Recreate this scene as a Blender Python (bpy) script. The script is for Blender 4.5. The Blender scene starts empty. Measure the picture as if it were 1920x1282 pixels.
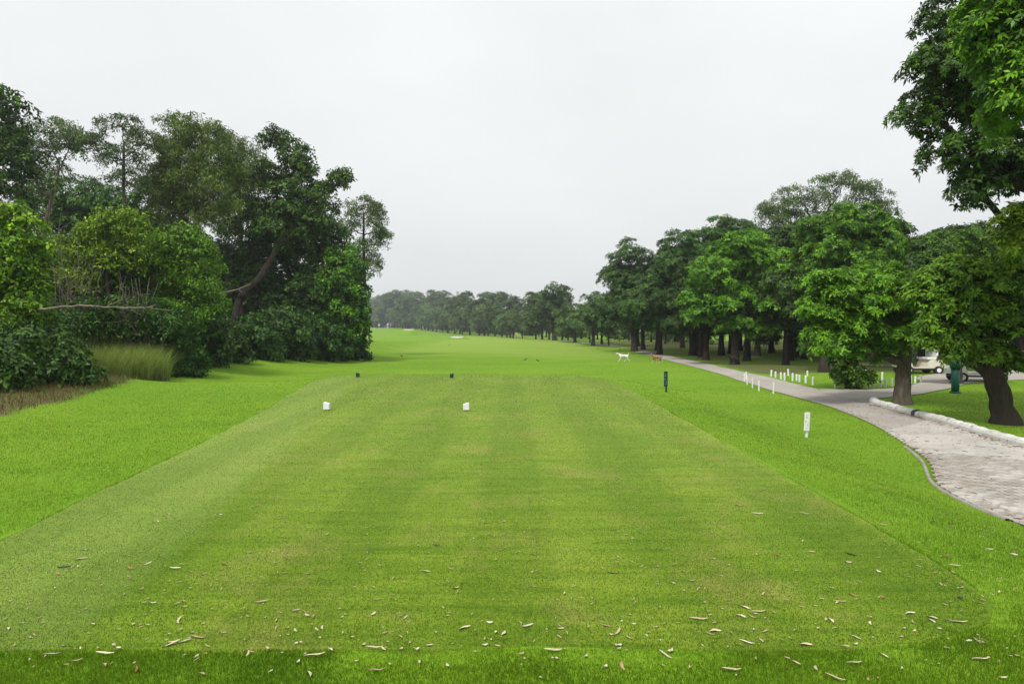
import bpy, bmesh, math, random
import numpy as np
from mathutils import Vector, Matrix

# ------------------------------------------------------------------ camera, sky, sun, exposure
SC = bpy.context.scene
COL = SC.collection
F_PX, HZ, CAM_Z = 1173.0, 618.0, 1.8          # focal length and horizon row measured on a 1920x1282 frame
PITCH = math.atan((641 - HZ) / F_PX)
cd = bpy.data.cameras.new("camera"); cam = bpy.data.objects.new("camera", cd); COL.objects.link(cam)
cd.sensor_width = 36.0; cd.lens = 36.0 * F_PX / 1920.0
cd.clip_start = 0.05; cd.clip_end = 4000
cam.location = (0, 0, CAM_Z); cam.rotation_euler = (math.pi / 2 - PITCH, 0, 0)
SC.camera = cam

SUN_EL, SUN_AZ = math.radians(58), math.radians(-148)      # azimuth measured from +Y towards +X
W = bpy.data.worlds.new("World"); SC.world = W; W.use_nodes = True
nt = W.node_tree; nt.nodes.clear()
def N(nt, t, **kw):
    n = nt.nodes.new(t)
    for k, v in kw.items(): setattr(n, k, v)
    return n
out = N(nt, 'ShaderNodeOutputWorld'); bg = N(nt, 'ShaderNodeBackground'); bg.inputs[1].default_value = 0.1
sky = N(nt, 'ShaderNodeTexSky', sky_type='NISHITA', sun_disc=False, sun_elevation=SUN_EL, sun_rotation=SUN_AZ,
        air_density=1.0, dust_density=4.0, ozone_density=1.0)
tc = N(nt, 'ShaderNodeTexCoord'); sep = N(nt, 'ShaderNodeSeparateXYZ')
nt.links.new(tc.outputs['Generated'], sep.inputs[0])
mr = N(nt, 'ShaderNodeMapRange'); mr.inputs[1].default_value = 0.0; mr.inputs[2].default_value = 1.0
mr.inputs[3].default_value = 8.5; mr.inputs[4].default_value = 11.8     # cloud deck: horizon to zenith, like a standard overcast sky
nt.links.new(sep.outputs['Z'], mr.inputs[0])
nz = N(nt, 'ShaderNodeTexNoise'); nz.inputs['Scale'].default_value = 1.6; nz.inputs['Detail'].default_value = 4
mpn = N(nt, 'ShaderNodeMapping'); mpn.inputs['Scale'].default_value = (1, 1, 2.2)
nt.links.new(tc.outputs['Generated'], mpn.inputs[0]); nt.links.new(mpn.outputs[0], nz.inputs['Vector'])
mr2 = N(nt, 'ShaderNodeMapRange'); mr2.inputs[1].default_value = .3; mr2.inputs[2].default_value = .7
mr2.inputs[3].default_value = 0.93; mr2.inputs[4].default_value = 1.06
nt.links.new(nz.outputs['Fac'], mr2.inputs[0])
mu = N(nt, 'ShaderNodeMath', operation='MULTIPLY'); nt.links.new(mr.outputs[0], mu.inputs[0]); nt.links.new(mr2.outputs[0], mu.inputs[1])
vm = N(nt, 'ShaderNodeVectorMath', operation='SCALE'); vm.inputs[0].default_value = (0.975, 0.995, 1.0)
nt.links.new(mu.outputs[0], vm.inputs['Scale'])
mx = N(nt, 'ShaderNodeMix', data_type='RGBA'); mx.inputs[0].default_value = 0.93
nt.links.new(sky.outputs[0], mx.inputs[6]); nt.links.new(vm.outputs[0], mx.inputs[7])
nt.links.new(mx.outputs[2], bg.inputs[0]); nt.links.new(bg.outputs[0], out.inputs[0])

sl = bpy.data.lights.new("sun", 'SUN'); sun = bpy.data.objects.new("sun", sl); COL.objects.link(sun)
sl.energy = 3.6; sl.angle = math.radians(12); sl.color = (1.0, 0.96, 0.89)
sdir = Vector((math.cos(SUN_EL) * math.sin(SUN_AZ), math.cos(SUN_EL) * math.cos(SUN_AZ), math.sin(SUN_EL)))
sun.rotation_euler = sdir.to_track_quat('Z', 'Y').to_euler(); sun.location = sdir * 60

SC.view_settings.view_transform = 'Standard'; SC.view_settings.look = 'None'
SC.view_settings.exposure = 0.0; SC.view_settings.gamma = 1.0
SC.render.engine = 'CYCLES'
cy = SC.cycles
cy.max_bounces = 6; cy.diffuse_bounces = 2; cy.glossy_bounces = 2; cy.transmission_bounces = 2; cy.transparent_max_bounces = 4
cy.volume_bounces = 0; cy.use_denoising = True; cy.use_adaptive_sampling = True; cy.adaptive_threshold = 0.015
cy.caustics_reflective = False; cy.caustics_refractive = False
try: cy.denoiser = 'OPENIMAGEDENOISE'
except Exception: pass

rng = np.random.default_rng(7)
random.seed(5)

# ------------------------------------------------------------------ materials
def new_mat(name):
    m = bpy.data.materials.new(name); m.use_nodes = True
    t = m.node_tree; t.nodes.clear()
    o = N(t, 'ShaderNodeOutputMaterial'); b = N(t, 'ShaderNodeBsdfPrincipled')
    t.links.new(b.outputs[0], o.inputs[0])
    return m, t, b, o
def rgb(c): return (c[0], c[1], c[2], 1.0)
def noise(t, scale, detail=4, coord='Object', stretch=None, rough=0.55):
    c = N(t, 'ShaderNodeTexCoord'); n = N(t, 'ShaderNodeTexNoise')
    n.inputs['Scale'].default_value = scale; n.inputs['Detail'].default_value = detail; n.inputs['Roughness'].default_value = rough
    if stretch:
        mp = N(t, 'ShaderNodeMapping'); mp.inputs['Scale'].default_value = stretch
        t.links.new(c.outputs[coord], mp.inputs[0]); t.links.new(mp.outputs[0], n.inputs['Vector'])
    else: t.links.new(c.outputs[coord], n.inputs['Vector'])
    return n
def ramp(t, src, stops):
    r = N(t, 'ShaderNodeValToRGB'); e = r.color_ramp.elements
    while len(e) > 1: e.remove(e[-1])
    e[0].position = stops[0][0]; e[0].color = rgb(stops[0][1])
    for p, c in stops[1:]:
        k = e.new(p); k.color = rgb(c)
    t.links.new(src, r.inputs[0]); return r
def mixc(t, fac, a, b, mode='MIX'):
    m = N(t, 'ShaderNodeMix', data_type='RGBA', blend_type=mode)
    for sock, v in ((m.inputs[0], fac), (m.inputs[6], a), (m.inputs[7], b)):
        if hasattr(v, 'links') or isinstance(v, bpy.types.NodeSocket): t.links.new(v, sock)
        elif isinstance(v, (int, float)): sock.default_value = v
        else: sock.default_value = rgb(v)
    return m.outputs[2]
def bump(t, b, src, strength=0.4, dist=0.02):
    bp = N(t, 'ShaderNodeBump'); bp.inputs['Strength'].default_value = strength; bp.inputs['Distance'].default_value = dist
    t.links.new(src, bp.inputs['Height']); t.links.new(bp.outputs[0], b.inputs['Normal'])
def simple(name, c1, c2, scale=8, rough=0.7, bmp=0.2, spec=0.3):
    m, t, b, o = new_mat(name)
    n = noise(t, scale); r = ramp(t, n.outputs['Fac'], [(0.3, c1), (0.7, c2)])
    t.links.new(r.outputs[0], b.inputs['Base Color']); b.inputs['Roughness'].default_value = rough
    b.inputs['Specular IOR Level'].default_value = spec
    if bmp: bump(t, b, n.outputs['Fac'], bmp)
    return m
def leaf_mat(name, lo, hi, transl=0.17, rough=0.5, spec=0.22):
    """foliage: colour from the per-leaf 'tint' value plus a little variation per plant"""
    m, t, b, o = new_mat(name)
    a = N(t, 'ShaderNodeAttribute', attribute_name='tint')
    oi = N(t, 'ShaderNodeObjectInfo')
    c = ramp(t, a.outputs['Fac'], [(0.0, lo), (0.55, tuple((x + y) / 2 for x, y in zip(lo, hi))), (1.0, hi)])
    hs = N(t, 'ShaderNodeHueSaturation')
    mr = N(t, 'ShaderNodeMapRange'); mr.inputs[3].default_value = 0.494; mr.inputs[4].default_value = 0.508
    t.links.new(oi.outputs['Random'], mr.inputs[0]); t.links.new(mr.outputs[0], hs.inputs['Hue'])
    mr2 = N(t, 'ShaderNodeMapRange'); mr2.inputs[3].default_value = 0.84; mr2.inputs[4].default_value = 1.16
    t.links.new(oi.outputs['Random'], mr2.inputs[0]); t.links.new(mr2.outputs[0], hs.inputs['Value'])
    t.links.new(c.outputs[0], hs.inputs['Color'])
    t.links.new(hs.outputs[0], b.inputs['Base Color'])
    b.inputs['Roughness'].default_value = rough; b.inputs['Specular IOR Level'].default_value = spec
    tr = N(t, 'ShaderNodeBsdfTranslucent')
    yc = mixc(t, 1.0, hs.outputs[0], (1.25, 1.25, 0.55), 'MULTIPLY'); t.links.new(yc, tr.inputs[0])
    ms = N(t, 'ShaderNodeMixShader'); ms.inputs[0].default_value = transl
    t.links.new(b.outputs[0], ms.inputs[1]); t.links.new(tr.outputs[0], ms.inputs[2]); t.links.new(ms.outputs[0], o.inputs[0])
    return m
M = {}
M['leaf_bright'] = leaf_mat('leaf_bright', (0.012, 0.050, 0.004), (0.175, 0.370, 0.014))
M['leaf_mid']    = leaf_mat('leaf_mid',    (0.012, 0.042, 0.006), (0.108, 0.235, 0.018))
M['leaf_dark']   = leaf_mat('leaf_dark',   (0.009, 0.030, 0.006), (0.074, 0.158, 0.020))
M['leaf_olive']  = leaf_mat('leaf_olive',  (0.026, 0.058, 0.009), (0.170, 0.260, 0.032))
M['leaf_lime']   = leaf_mat('leaf_lime',   (0.036, 0.105, 0.004), (0.300, 0.450, 0.020))
M['leaf_grey']   = leaf_mat('leaf_grey',   (0.032, 0.072, 0.018), (0.155, 0.235, 0.058))
M['leaf_far']    = leaf_mat('leaf_far',    (0.016, 0.050, 0.009), (0.100, 0.178, 0.028))
def bark_mat(name, c1, c2, c3):
    m, t, b, o = new_mat(name)
    n = noise(t, 2.2, 6, stretch=(4, 4, 1.0), rough=.7); n2 = noise(t, 1.6, 4)
    r = ramp(t, n.outputs['Fac'], [(0.32, c1), (0.55, c2), (0.75, c3)])
    c = mixc(t, n2.outputs['Fac'], r.outputs[0], tuple(x * .6 for x in c2))
    t.links.new(c, b.inputs['Base Color']); b.inputs['Roughness'].default_value = 0.9
    b.inputs['Specular IOR Level'].default_value = 0.15
    bump(t, b, n.outputs['Fac'], 0.9, 0.05); return m
M['bark'] = bark_mat('bark', (0.040, 0.030, 0.024), (0.150, 0.120, 0.098), (0.33, 0.29, 0.25))
M['bark_dark'] = bark_mat('bark_dark', (0.022, 0.018, 0.014), (0.055, 0.044, 0.034), (0.10, 0.082, 0.068))
M['bark_pale'] = bark_mat('bark_pale', (0.11, 0.09, 0.07), (0.24, 0.20, 0.16), (0.36, 0.31, 0.26))
M['white_paint'] = simple('white_paint', (0.66, 0.68, 0.68), (0.82, 0.82, 0.81), 14, 0.55, 0.05)
M['green_paint'] = simple('green_paint', (0.004, 0.035, 0.040), (0.008, 0.055, 0.055), 12, 0.45, 0.05)
M['teal_paint'] = simple('teal_paint', (0.006, 0.075, 0.060), (0.012, 0.11, 0.085), 9, 0.5, 0.05)
M['grey_ink'] = simple('grey_ink', (0.30, 0.31, 0.31), (0.45, 0.46, 0.46), 20, 0.7, 0)
M['black_rubber'] = simple('black_rubber', (0.012, 0.012, 0.013), (0.03, 0.03, 0.03), 20, 0.8, 0.1)
M['black_plastic'] = simple('black_plastic', (0.015, 0.015, 0.017), (0.03, 0.03, 0.032), 20, 0.5, 0.0)
M['steel'] = simple('steel', (0.35, 0.36, 0.37), (0.5, 0.51, 0.52), 10, 0.35, 0)
M['cream_body'] = simple('cream_body', (0.62, 0.57, 0.47), (0.72, 0.67, 0.57), 5, 0.35, 0, 0.5)
M['white_body'] = simple('white_body', (0.68, 0.69, 0.68), (0.76, 0.77, 0.76), 5, 0.35, 0, 0.5)
M['red_cloth'] = simple('red_cloth', (0.20, 0.012, 0.012), (0.32, 0.02, 0.018), 14, 0.75, 0.1)
M['orange_paint'] = simple('orange_paint', (0.42, 0.20, 0.10), (0.60, 0.32, 0.18), 14, 0.7, 0.05)
M['sand'] = simple('sand', (0.36, 0.35, 0.27), (0.46, 0.45, 0.36), 1.5, 0.9, 0.3)
M['lamp_glass'] = simple('lamp_glass', (0.60, 0.62, 0.62), (0.75, 0.77, 0.77), 5, 0.25, 0, 0.5)

# ------------------------------------------------------------------ mesh helpers
def tag(o, label=None, cat=None, group=None, kind=None):
    if label: o['label'] = label
    if cat: o['category'] = cat
    if group: o['group'] = group
    if kind: o['kind'] = kind
    return o
def empty(name, loc, rz=0.0):
    o = bpy.data.objects.new(name, None); COL.objects.link(o); o.location = loc; o.rotation_euler = (0, 0, rz)
    o.empty_display_size = 0.2; return o
def np_mesh(name, verts, faces, mat, tint=None, smooth=False):
    """faces: (n,3) or (n,4) int array, or a list of such arrays"""
    fl = faces if isinstance(faces, list) else [faces]
    fl = [np.asarray(f, dtype=np.int32) for f in fl if len(f)]
    me = bpy.data.meshes.new(name)
    v = np.ascontiguousarray(verts, dtype=np.float32)
    me.vertices.add(len(v)); me.vertices.foreach_set('co', v.ravel())
    tot = np.concatenate([np.full(len(f), f.shape[1], dtype=np.int32) for f in fl])
    idx = np.concatenate([f.ravel() for f in fl])
    me.loops.add(len(idx)); me.loops.foreach_set('vertex_index', idx)
    me.polygons.add(len(tot))
    st = np.concatenate([[0], np.cumsum(tot)[:-1]]).astype(np.int32)
    me.polygons.foreach_set('loop_start', st); me.polygons.foreach_set('loop_total', tot)
    if smooth: me.polygons.foreach_set('use_smooth', np.ones(len(tot), dtype=bool))
    if tint is not None:
        a = me.attributes.new('tint', 'FLOAT', 'FACE'); a.data.foreach_set('value', np.asarray(tint, dtype=np.float32))
    for m in (mat if isinstance(mat, (list, tuple)) else [mat]): me.materials.append(m)
    me.update(calc_edges=True); me.validate()
    return me
def link(name, me, parent=None, loc=None):
    o = bpy.data.objects.new(name, me); COL.objects.link(o)
    if parent is not None: o.parent = parent
    if loc is not None: o.location = loc
    return o
class MB:
    """collects shapes into one mesh"""
    def __init__(s): s.bm = bmesh.new()
    def box(s, c, d, rot=None, bev=0.0):
        r = bmesh.ops.create_cube(s.bm, size=1.0); vs = r['verts']
        bmesh.ops.scale(s.bm, vec=d, verts=vs)
        if bev:
            es = list({e for v in vs for e in v.link_edges})
            g = bmesh.ops.bevel(s.bm, geom=es, offset=bev, segments=2, affect='EDGES', profile=0.6); vs = list({v for f in g['faces'] for v in f.verts} | {v for v in vs if v.is_valid})
        if rot is not None: bmesh.ops.rotate(s.bm, cent=(0, 0, 0), matrix=rot, verts=vs)
        bmesh.ops.translate(s.bm, vec=c, verts=vs); return s
    def cyl(s, a, b, r1, r2=None, n=10):
        a, b = Vector(a), Vector(b); r2 = r1 if r2 is None else r2
        g = bmesh.ops.create_cone(s.bm, cap_ends=True, segments=n, radius1=r1, radius2=r2, depth=(b - a).length); vs = g['verts']
        q = (b - a).to_track_quat('Z', 'Y').to_matrix()
        bmesh.ops.rotate(s.bm, cent=(0, 0, 0), matrix=q, verts=vs); bmesh.ops.translate(s.bm, vec=(a + b) / 2, verts=vs); return s
    def prism(s, pts, y0, y1):
        """outline in x,z pushed from y0 to y1"""
        a = [s.bm.verts.new((x, y0, z)) for x, z in pts]; b = [s.bm.verts.new((x, y1, z)) for x, z in pts]
        n = len(pts)
        s.bm.faces.new(a); s.bm.faces.new(b[::-1])
        for i in range(n): s.bm.faces.new((a[i], b[i], b[(i + 1) % n], a[(i + 1) % n]))
        return s
    def build(s, name, mat, parent=None, smooth=False, loc=None):
        bmesh.ops.recalc_face_normals(s.bm, faces=s.bm.faces)
        me = bpy.data.meshes.new(name); s.bm.to_mesh(me); s.bm.free(); me.materials.append(mat)
        if smooth:
            for p in me.polygons: p.use_smooth = True
        return link(name, me, parent, loc)
def copy_tree(o, parent=None):
    c = o.copy(); COL.objects.link(c); c.parent = parent
    for ch in list(o.children): copy_tree(ch, c)
    return c
def smooth01(a, b, x):
    t = np.clip((x - a) / (b - a), 0, 1); return t * t * (3 - 2 * t)

# ------------------------------------------------------------------ the lie of the land (metres; the tee surface is z = 0)
def catmull(pts, n, closed=False):
    P = np.array(pts, float); m = len(P); o = []
    rngk = range(m if closed else m - 1)
    for k in rngk:
        g = lambda j: P[j % m] if closed else P[min(max(j, 0), m - 1)]
        p0, p1, p2, p3 = g(k - 1), g(k), g(k + 1), g(k + 2)
        for t in np.linspace(0, 1, n, endpoint=False):
            o.append(0.5 * (2 * p1 + (p2 - p0) * t + (2 * p0 - 5 * p1 + 4 * p2 - p3) * t * t + (3 * p1 - p0 - 3 * p2 + p3) * t ** 3))
    if not closed: o.append(P[-1])
    return np.array(o)
TEE = catmull([(-4.10, 3.70), (-3.6, 3.50), (-1.0, 3.50), (1.2, 3.50), (1.9, 3.50), (2.55, 3.63), (3.05, 3.95), (3.24, 4.5), (3.33, 6), (3.38, 9), (3.45, 13), (3.5, 17), (3.52, 20),
               (3.40, 22.6), (2.7, 24.0), (1.0, 24.6), (-2.0, 24.9), (-5.4, 24.9), (-6.7, 24.2), (-7.05, 22.4), (-6.65, 20), (-6.1, 17), (-5.5, 13.7), (-4.95, 10), (-4.6, 7), (-4.3, 5.0)], 4, True)
def poly_sd(poly, x, y):
    """signed distance to a closed polygon, negative inside"""
    x = np.asarray(x, float); y = np.asarray(y, float)
    if x.size < 400:                                   # few points: all edges at once
        P1 = np.asarray(poly, float); P0 = np.roll(P1, 1, 0); E = P1 - P0
        xx, yy = x.reshape(-1, 1), y.reshape(-1, 1)
        t = np.clip(((xx - P0[:, 0]) * E[:, 0] + (yy - P0[:, 1]) * E[:, 1]) / ((E ** 2).sum(1) + 1e-12), 0, 1)
        d = np.sqrt(((xx - P0[:, 0] - t * E[:, 0]) ** 2 + (yy - P0[:, 1] - t * E[:, 1]) ** 2).min(1))
        c = ((P0[:, 1] > yy) != (P1[:, 1] > yy)) & (xx < E[:, 0] * (yy - P0[:, 1]) / (E[:, 1] + 1e-18) + P0[:, 0])
        return np.where(c.sum(1) % 2 == 1, -d, d).reshape(x.shape)
    P1 = np.asarray(poly, float); lo_, hi_ = P1.min(0) - 6, P1.max(0) + 6
    near = (x > lo_[0]) & (x < hi_[0]) & (y > lo_[1]) & (y < hi_[1])
    if not near.all():                                 # far points: distance to the bounding box is enough
        o = np.hypot(np.maximum(0, np.maximum(lo_[0] + 6 - x, x - hi_[0] + 6)), np.maximum(0, np.maximum(lo_[1] + 6 - y, y - hi_[1] + 6))) + .001
        if near.any(): o[near] = poly_sd(poly, x[near], y[near])
        return o
    d2 = np.full(x.shape, 1e18); ins = np.zeros(x.shape, bool)
    for i in range(len(poly)):
        ax, ay = poly[i - 1]; bx, by = poly[i]
        ex, ey = bx - ax, by - ay; L = ex * ex + ey * ey + 1e-12
        t = np.clip(((x - ax) * ex + (y - ay) * ey) / L, 0, 1)
        d2 = np.minimum(d2, (x - ax - t * ex) ** 2 + (y - ay - t * ey) ** 2)
        c = ((ay > y) != (by > y)) & (x < (bx - ax) * (y - ay) / (by - ay + 1e-18) + ax)
        ins ^= c
    d = np.sqrt(d2); return np.where(ins, -d, d)
def lower(x, y):
    F = -0.72 + 0.10 * np.sin(x * 0.05 + 1.0) * np.sin(y * 0.06)
    R = -0.50 - 0.15 * smooth01(18, 34, y)
    z = F + (R - F) * smooth01(4, 8, x) * (1 - smooth01(35, 55, y))
    # mound beside the tee with a short bank at its end
    bank_y = 22.6 + 0.10 * (x + 7) + 0.35 * np.sin(x * 1.1)
    mound = smooth01(-3.0, -5.0, x) * (1 - smooth01(bank_y - 0.5, bank_y + 1.6, y))
    z = z * (1 - mound) + (-0.07) * mound
    # wooded edge stands a little higher
    wood = smooth01(-11.5, -18, x) * smooth01(22, 32, y) * (1 - smooth01(90, 140, y))
    z = z * (1 - wood) + 0.05 * wood
    bnk = smooth01(-10.6, -14.0, x) * (1 - smooth01(24, 32, y)) * smooth01(4, 10, y)
    z = z + 0.28 * bnk
    near = 1 - smooth01(1.5, 4.0, y)
    z = z * (1 - near * (1 - smooth01(3, 5, np.abs(x)))) 
    z = z + smooth01(220, 480, y) * smooth01(20, -100, x) * 3.4
    z = z + 0.5 * smooth01(60, 160, y) * smooth01(-5, -40, x)
    return z
def terrain(x, y):
    x = np.asarray(x, float); y = np.asarray(y, float)
    s = poly_sd(TEE, x, y)
    lo = lower(x, y)
    w = 5.2 - 1.8 * smooth01(20, 26, y) - 1.7 * smooth01(3, 4, x) * (1 - smooth01(18, 24, y))
    t = smooth01(0.06, 1.0, s / w)
    z = (-0.010 - .045 * smooth01(3.8, 5.0, y)) * smooth01(0, 0.09, s) * (1 - t) + lo * t
    z = np.where(s < 0, -0.012, z)
    return z + np.where(s > 0.5, 0.02 * np.sin(x * 0.9 + 0.3 * y) * np.sin(y * 0.7 - 0.2 * x) * np.clip((s - .5) / 3, 0, 1), 0)
def tz(x, y): return float(terrain(np.array([x]), np.array([y]))[0])
CP, SP = math.cos(PITCH), math.sin(PITCH)
def ray(px, py):
    a, b = (px - 960) / F_PX, (641 - py) / F_PX
    return np.array([a, CP + b * SP, b * CP - SP])
def at(px, py, d):
    """the point at distance d ahead seen along that sight line"""
    r = ray(px, py); k = d / r[1]; return np.array([r[0] * k, d, CAM_Z + r[2] * k])
def ground(px, py):
    """first point of the land met by that sight line"""
    r = ray(px, py); lo_, hi_ = 1.5, 700.0
    for _ in range(3):
        D = np.geomspace(lo_, hi_, 390); k = D / r[1]; below = CAM_Z + r[2] * k < terrain(r[0] * k, D)
        i = int(np.argmax(below)) if below.any() else 389
        lo_, hi_ = D[max(i - 1, 0)], D[i]
    x, y = r[0] * hi_ / r[1], hi_
    return np.array([x, y, tz(x, y)])

# ------------------------------------------------------------------ ground
def grow(a, b, step, far, g):
    c = list(np.arange(a, b + 1e-6, step)); s = step; v = c[-1]
    while v < far: s *= g; v += s; c.append(v)
    return c
xs = grow(-8, 12, 0.17, 900, 1.085); s = .17; v = -8
while v > -900: s *= 1.085; v -= s; xs.insert(0, v)
ys = grow(-2, 29, 0.22, 950, 1.06); s = .22; v = -2
while v > -300: s *= 1.3; v -= s; ys.insert(0, v)
xs, ys = np.array(xs), np.array(ys)
GX, GY = np.meshgrid(xs, ys)
GZ = terrain(GX, GY)
nx, ny = len(xs), len(ys)
iy, ix = np.mgrid[0:ny - 1, 0:nx - 1]
q = np.stack([iy * nx + ix, iy * nx + ix + 1, (iy + 1) * nx + ix + 1, (iy + 1) * nx + ix], -1).reshape(-1, 4)
WOOD_R = [(13.6, 34), (14.6, 48), (15.5, 60), (17, 90), (16, 130), (60, 150), (140, 90), (120, 34), (40, 39), (26, 37), (20, 36)]
WOOD_L = [(-16, 25), (-18.5, 34), (-17.5, 45), (-15.8, 55), (-15.5, 66), (-19, 90), (-80, 110), (-90, 25)]
BANK = [(-10.55, 8.5), (-10.9, 13.2), (-11.5, 16.6), (-12.4, 20), (-13.4, 22.8), (-11.4, 23.4), (-10.2, 23.3), (-11.0, 24.0), (-14, 25.5), (-17, 29), (-24, 26), (-24, 8)]

def lawn_mat():
    m, t, b, o = new_mat('lawn_grass')
    n1 = noise(t, 0.16, 6, stretch=(.8, 1.6, 1), rough=.65); n2 = noise(t, 0.8, 5, stretch=(0.35, 1, 1)); n3 = noise(t, 26, 4); n4 = noise(t, 5.0, 4)
    base = ramp(t, n1.outputs['Fac'], [(0.28, (0.072, 0.164, 0.009)), (0.50, (0.126, 0.230, 0.012)), (0.72, (0.190, 0.276, 0.020))])
    c = mixc(t, ramp(t, n2.outputs['Fac'], [(0.38, (0, 0, 0)), (0.75, (0.7, 0.7, 0.7))]).outputs[0], base.outputs[0], (0.088, 0.192, 0.008))
    c = mixc(t, ramp(t, n4.outputs['Fac'], [(0.55, (0, 0, 0)), (0.78, (0.45, 0.45, 0.45))]).outputs[0], c, (0.200, 0.278, 0.022))
    c = mixc(t, 0.42, c, ramp(t, n3.outputs['Fac'], [(0.3, (0.35, 0.35, 0.35)), (0.7, (1.5, 1.5, 1.5))]).outputs[0], 'MULTIPLY')
    a = N(t, 'ShaderNodeAttribute', attribute_name='soil')
    ns = noise(t, 1.2, 5); soilc = ramp(t, noise(t, 6, 5).outputs['Fac'], [(0.3, (0.040, 0.028, 0.018)), (0.55, (0.080, 0.057, 0.038)), (0.75, (0.13, 0.098, 0.062))])
    ad = N(t, 'ShaderNodeMath', operation='ADD'); t.links.new(a.outputs['Fac'], ad.inputs[0])
    mh = N(t, 'ShaderNodeMapRange'); mh.inputs[1].default_value = .3; mh.inputs[2].default_value = .7; mh.inputs[3].default_value = -.35; mh.inputs[4].default_value = .35
    t.links.new(ns.outputs['Fac'], mh.inputs[0]); t.links.new(mh.outputs[0], ad.inputs[1])
    sm = N(t, 'ShaderNodeMapRange'); sm.inputs[1].default_value = .35; sm.inputs[2].default_value = .75; t.links.new(ad.outputs[0], sm.inputs[0])
    c = mixc(t, sm.outputs[0], c, soilc.outputs[0])
    fa = N(t, 'ShaderNodeAttribute', attribute_name='fairway'); nf = noise(t, 0.35, 5, stretch=(.25, 1, 1))
    fc = ramp(t, nf.outputs['Fac'], [(.3, (0.150, 0.232, 0.026)), (.55, (0.205, 0.275, 0.050)), (.72, (0.170, 0.262, 0.022))]).outputs[0]
    c = mixc(t, fa.outputs['Fac'], c, fc)
    t.links.new(c, b.inputs['Base Color']); b.inputs['Roughness'].default_value = 0.95; b.inputs['Specular IOR Level'].default_value = 0.03
    b.inputs['Sheen Weight'].default_value = .6; b.inputs['Sheen Tint'].default_value = (.42, .68, .12, 1); b.inputs['Sheen Roughness'].default_value = .4
    bump(t, b, n3.outputs['Fac'], 0.55, 0.03)
    return m
M['lawn'] = lawn_mat()
me = np_mesh('lawn', np.stack([GX, GY, GZ], -1).reshape(-1, 3), q, M['lawn'], smooth=True)
sR = poly_sd(WOOD_R, GX, GY); sL = poly_sd(WOOD_L, GX, GY); sB = poly_sd(BANK, GX, GY)
soil = np.clip(np.maximum.reduce([smooth01(1.2, -1.6, sR) * 1.25, smooth01(1.0, -2.0, sL), smooth01(0.12, -0.25, sB)]), 0, 1.3)
a = me.attributes.new('soil', 'FLOAT', 'POINT'); a.data.foreach_set('value', soil.ravel().astype(np.float32))
fw = smooth01(52, 72, GY + 6 * np.sin(GX * .11)) * smooth01(-14.5, -10, GX + GY * .02) * smooth01(13.0, 9.5, GX) * .85
a = me.attributes.new('fairway', 'FLOAT', 'POINT'); a.data.foreach_set('value', fw.ravel().astype(np.float32))
lawn = tag(link('lawn', me), 'bright green mown lawn and fairway running to the far trees', kind='structure')

def tee_mat():
    m, t, b, o = new_mat('tee_grass')
    n1 = noise(t, 0.42, 4, stretch=(1, 0.7, 1)); n2 = noise(t, 2.2, 6, stretch=(0.35, 2.8, 1), rough=.7); n3 = noise(t, 45, 4); n6 = noise(t, 9, 5, stretch=(.8, 1.3, 1), rough=.7); n5 = noise(t, 0.9, 5, stretch=(1, .8, 1), rough=.65)
    base = ramp(t, n1.outputs['Fac'], [(0.30, (0.096, 0.172, 0.012)), (0.52, (0.142, 0.216, 0.019)), (0.72, (0.194, 0.256, 0.034))])
    c = mixc(t, ramp(t, n2.outputs['Fac'], [(0.42, (0, 0, 0)), (0.66, (0.75, 0.75, 0.75))]).outputs[0], base.outputs[0], (0.060, 0.124, 0.008))
    c = mixc(t, ramp(t, n6.outputs['Fac'], [(0.54, (0, 0, 0)), (0.68, (0.6, 0.6, 0.6))]).outputs[0], c, (0.040, 0.088, 0.008))
    c = mixc(t, ramp(t, n5.outputs['Fac'], [(0.52, (0, 0, 0)), (0.70, (0.75, 0.75, 0.75))]).outputs[0], c, (0.215, 0.205, 0.055))
    dp = N(t, 'ShaderNodeVectorMath', operation='DOT_PRODUCT'); dp.inputs[1].default_value = (1, .157, 0); t.links.new(N(t, 'ShaderNodeTexCoord').outputs['Object'], dp.inputs[0])
    ms_ = N(t, 'ShaderNodeMapRange'); ms_.inputs[1].default_value = -1.85; ms_.inputs[2].default_value = -2.1; ms_.inputs[4].default_value = .5; t.links.new(dp.outputs['Value'], ms_.inputs[0])
    c = mixc(t, ms_.outputs[0], c, (0.170, 0.235, 0.055))
    wv = N(t, 'ShaderNodeTexWave', wave_type='BANDS', bands_direction='X'); wv.inputs['Scale'].default_value = .22; wv.inputs['Distortion'].default_value = .5; wv.inputs['Detail'].default_value = 2
    t.links.new(N(t, 'ShaderNodeTexCoord').outputs['Object'], wv.inputs['Vector'])
    c = mixc(t, 1.0, c, ramp(t, wv.outputs['Fac'], [(.35, (.9, .92, .9)), (.65, (1.1, 1.07, 1.12))]).outputs[0], 'MULTIPLY')
    c = mixc(t, 0.40, c, ramp(t, n3.outputs['Fac'], [(0.3, (0.35, 0.35, 0.35)), (0.7, (1.5, 1.5, 1.5))]).outputs[0], 'MULTIPLY')
    t.links.new(c, b.inputs['Base Color']); b.inputs['Roughness'].default_value = 0.95; b.inputs['Specular IOR Level'].default_value = 0.03
    b.inputs['Sheen Weight'].default_value = 1.0; b.inputs['Sheen Tint'].default_value = (.60, .80, .22, 1); b.inputs['Sheen Roughness'].default_value = .26
    bump(t, b, n3.outputs['Fac'], 0.4, 0.012); return m
M['tee'] = tee_mat()
bm = bmesh.new()
_o = np.concatenate([TEE, TEE[:1]]); _l = np.r_[0, np.cumsum(np.hypot(*np.diff(_o, axis=0).T))]; _s = np.arange(0, _l[-1], .07); _r = np.random.default_rng(12)
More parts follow.
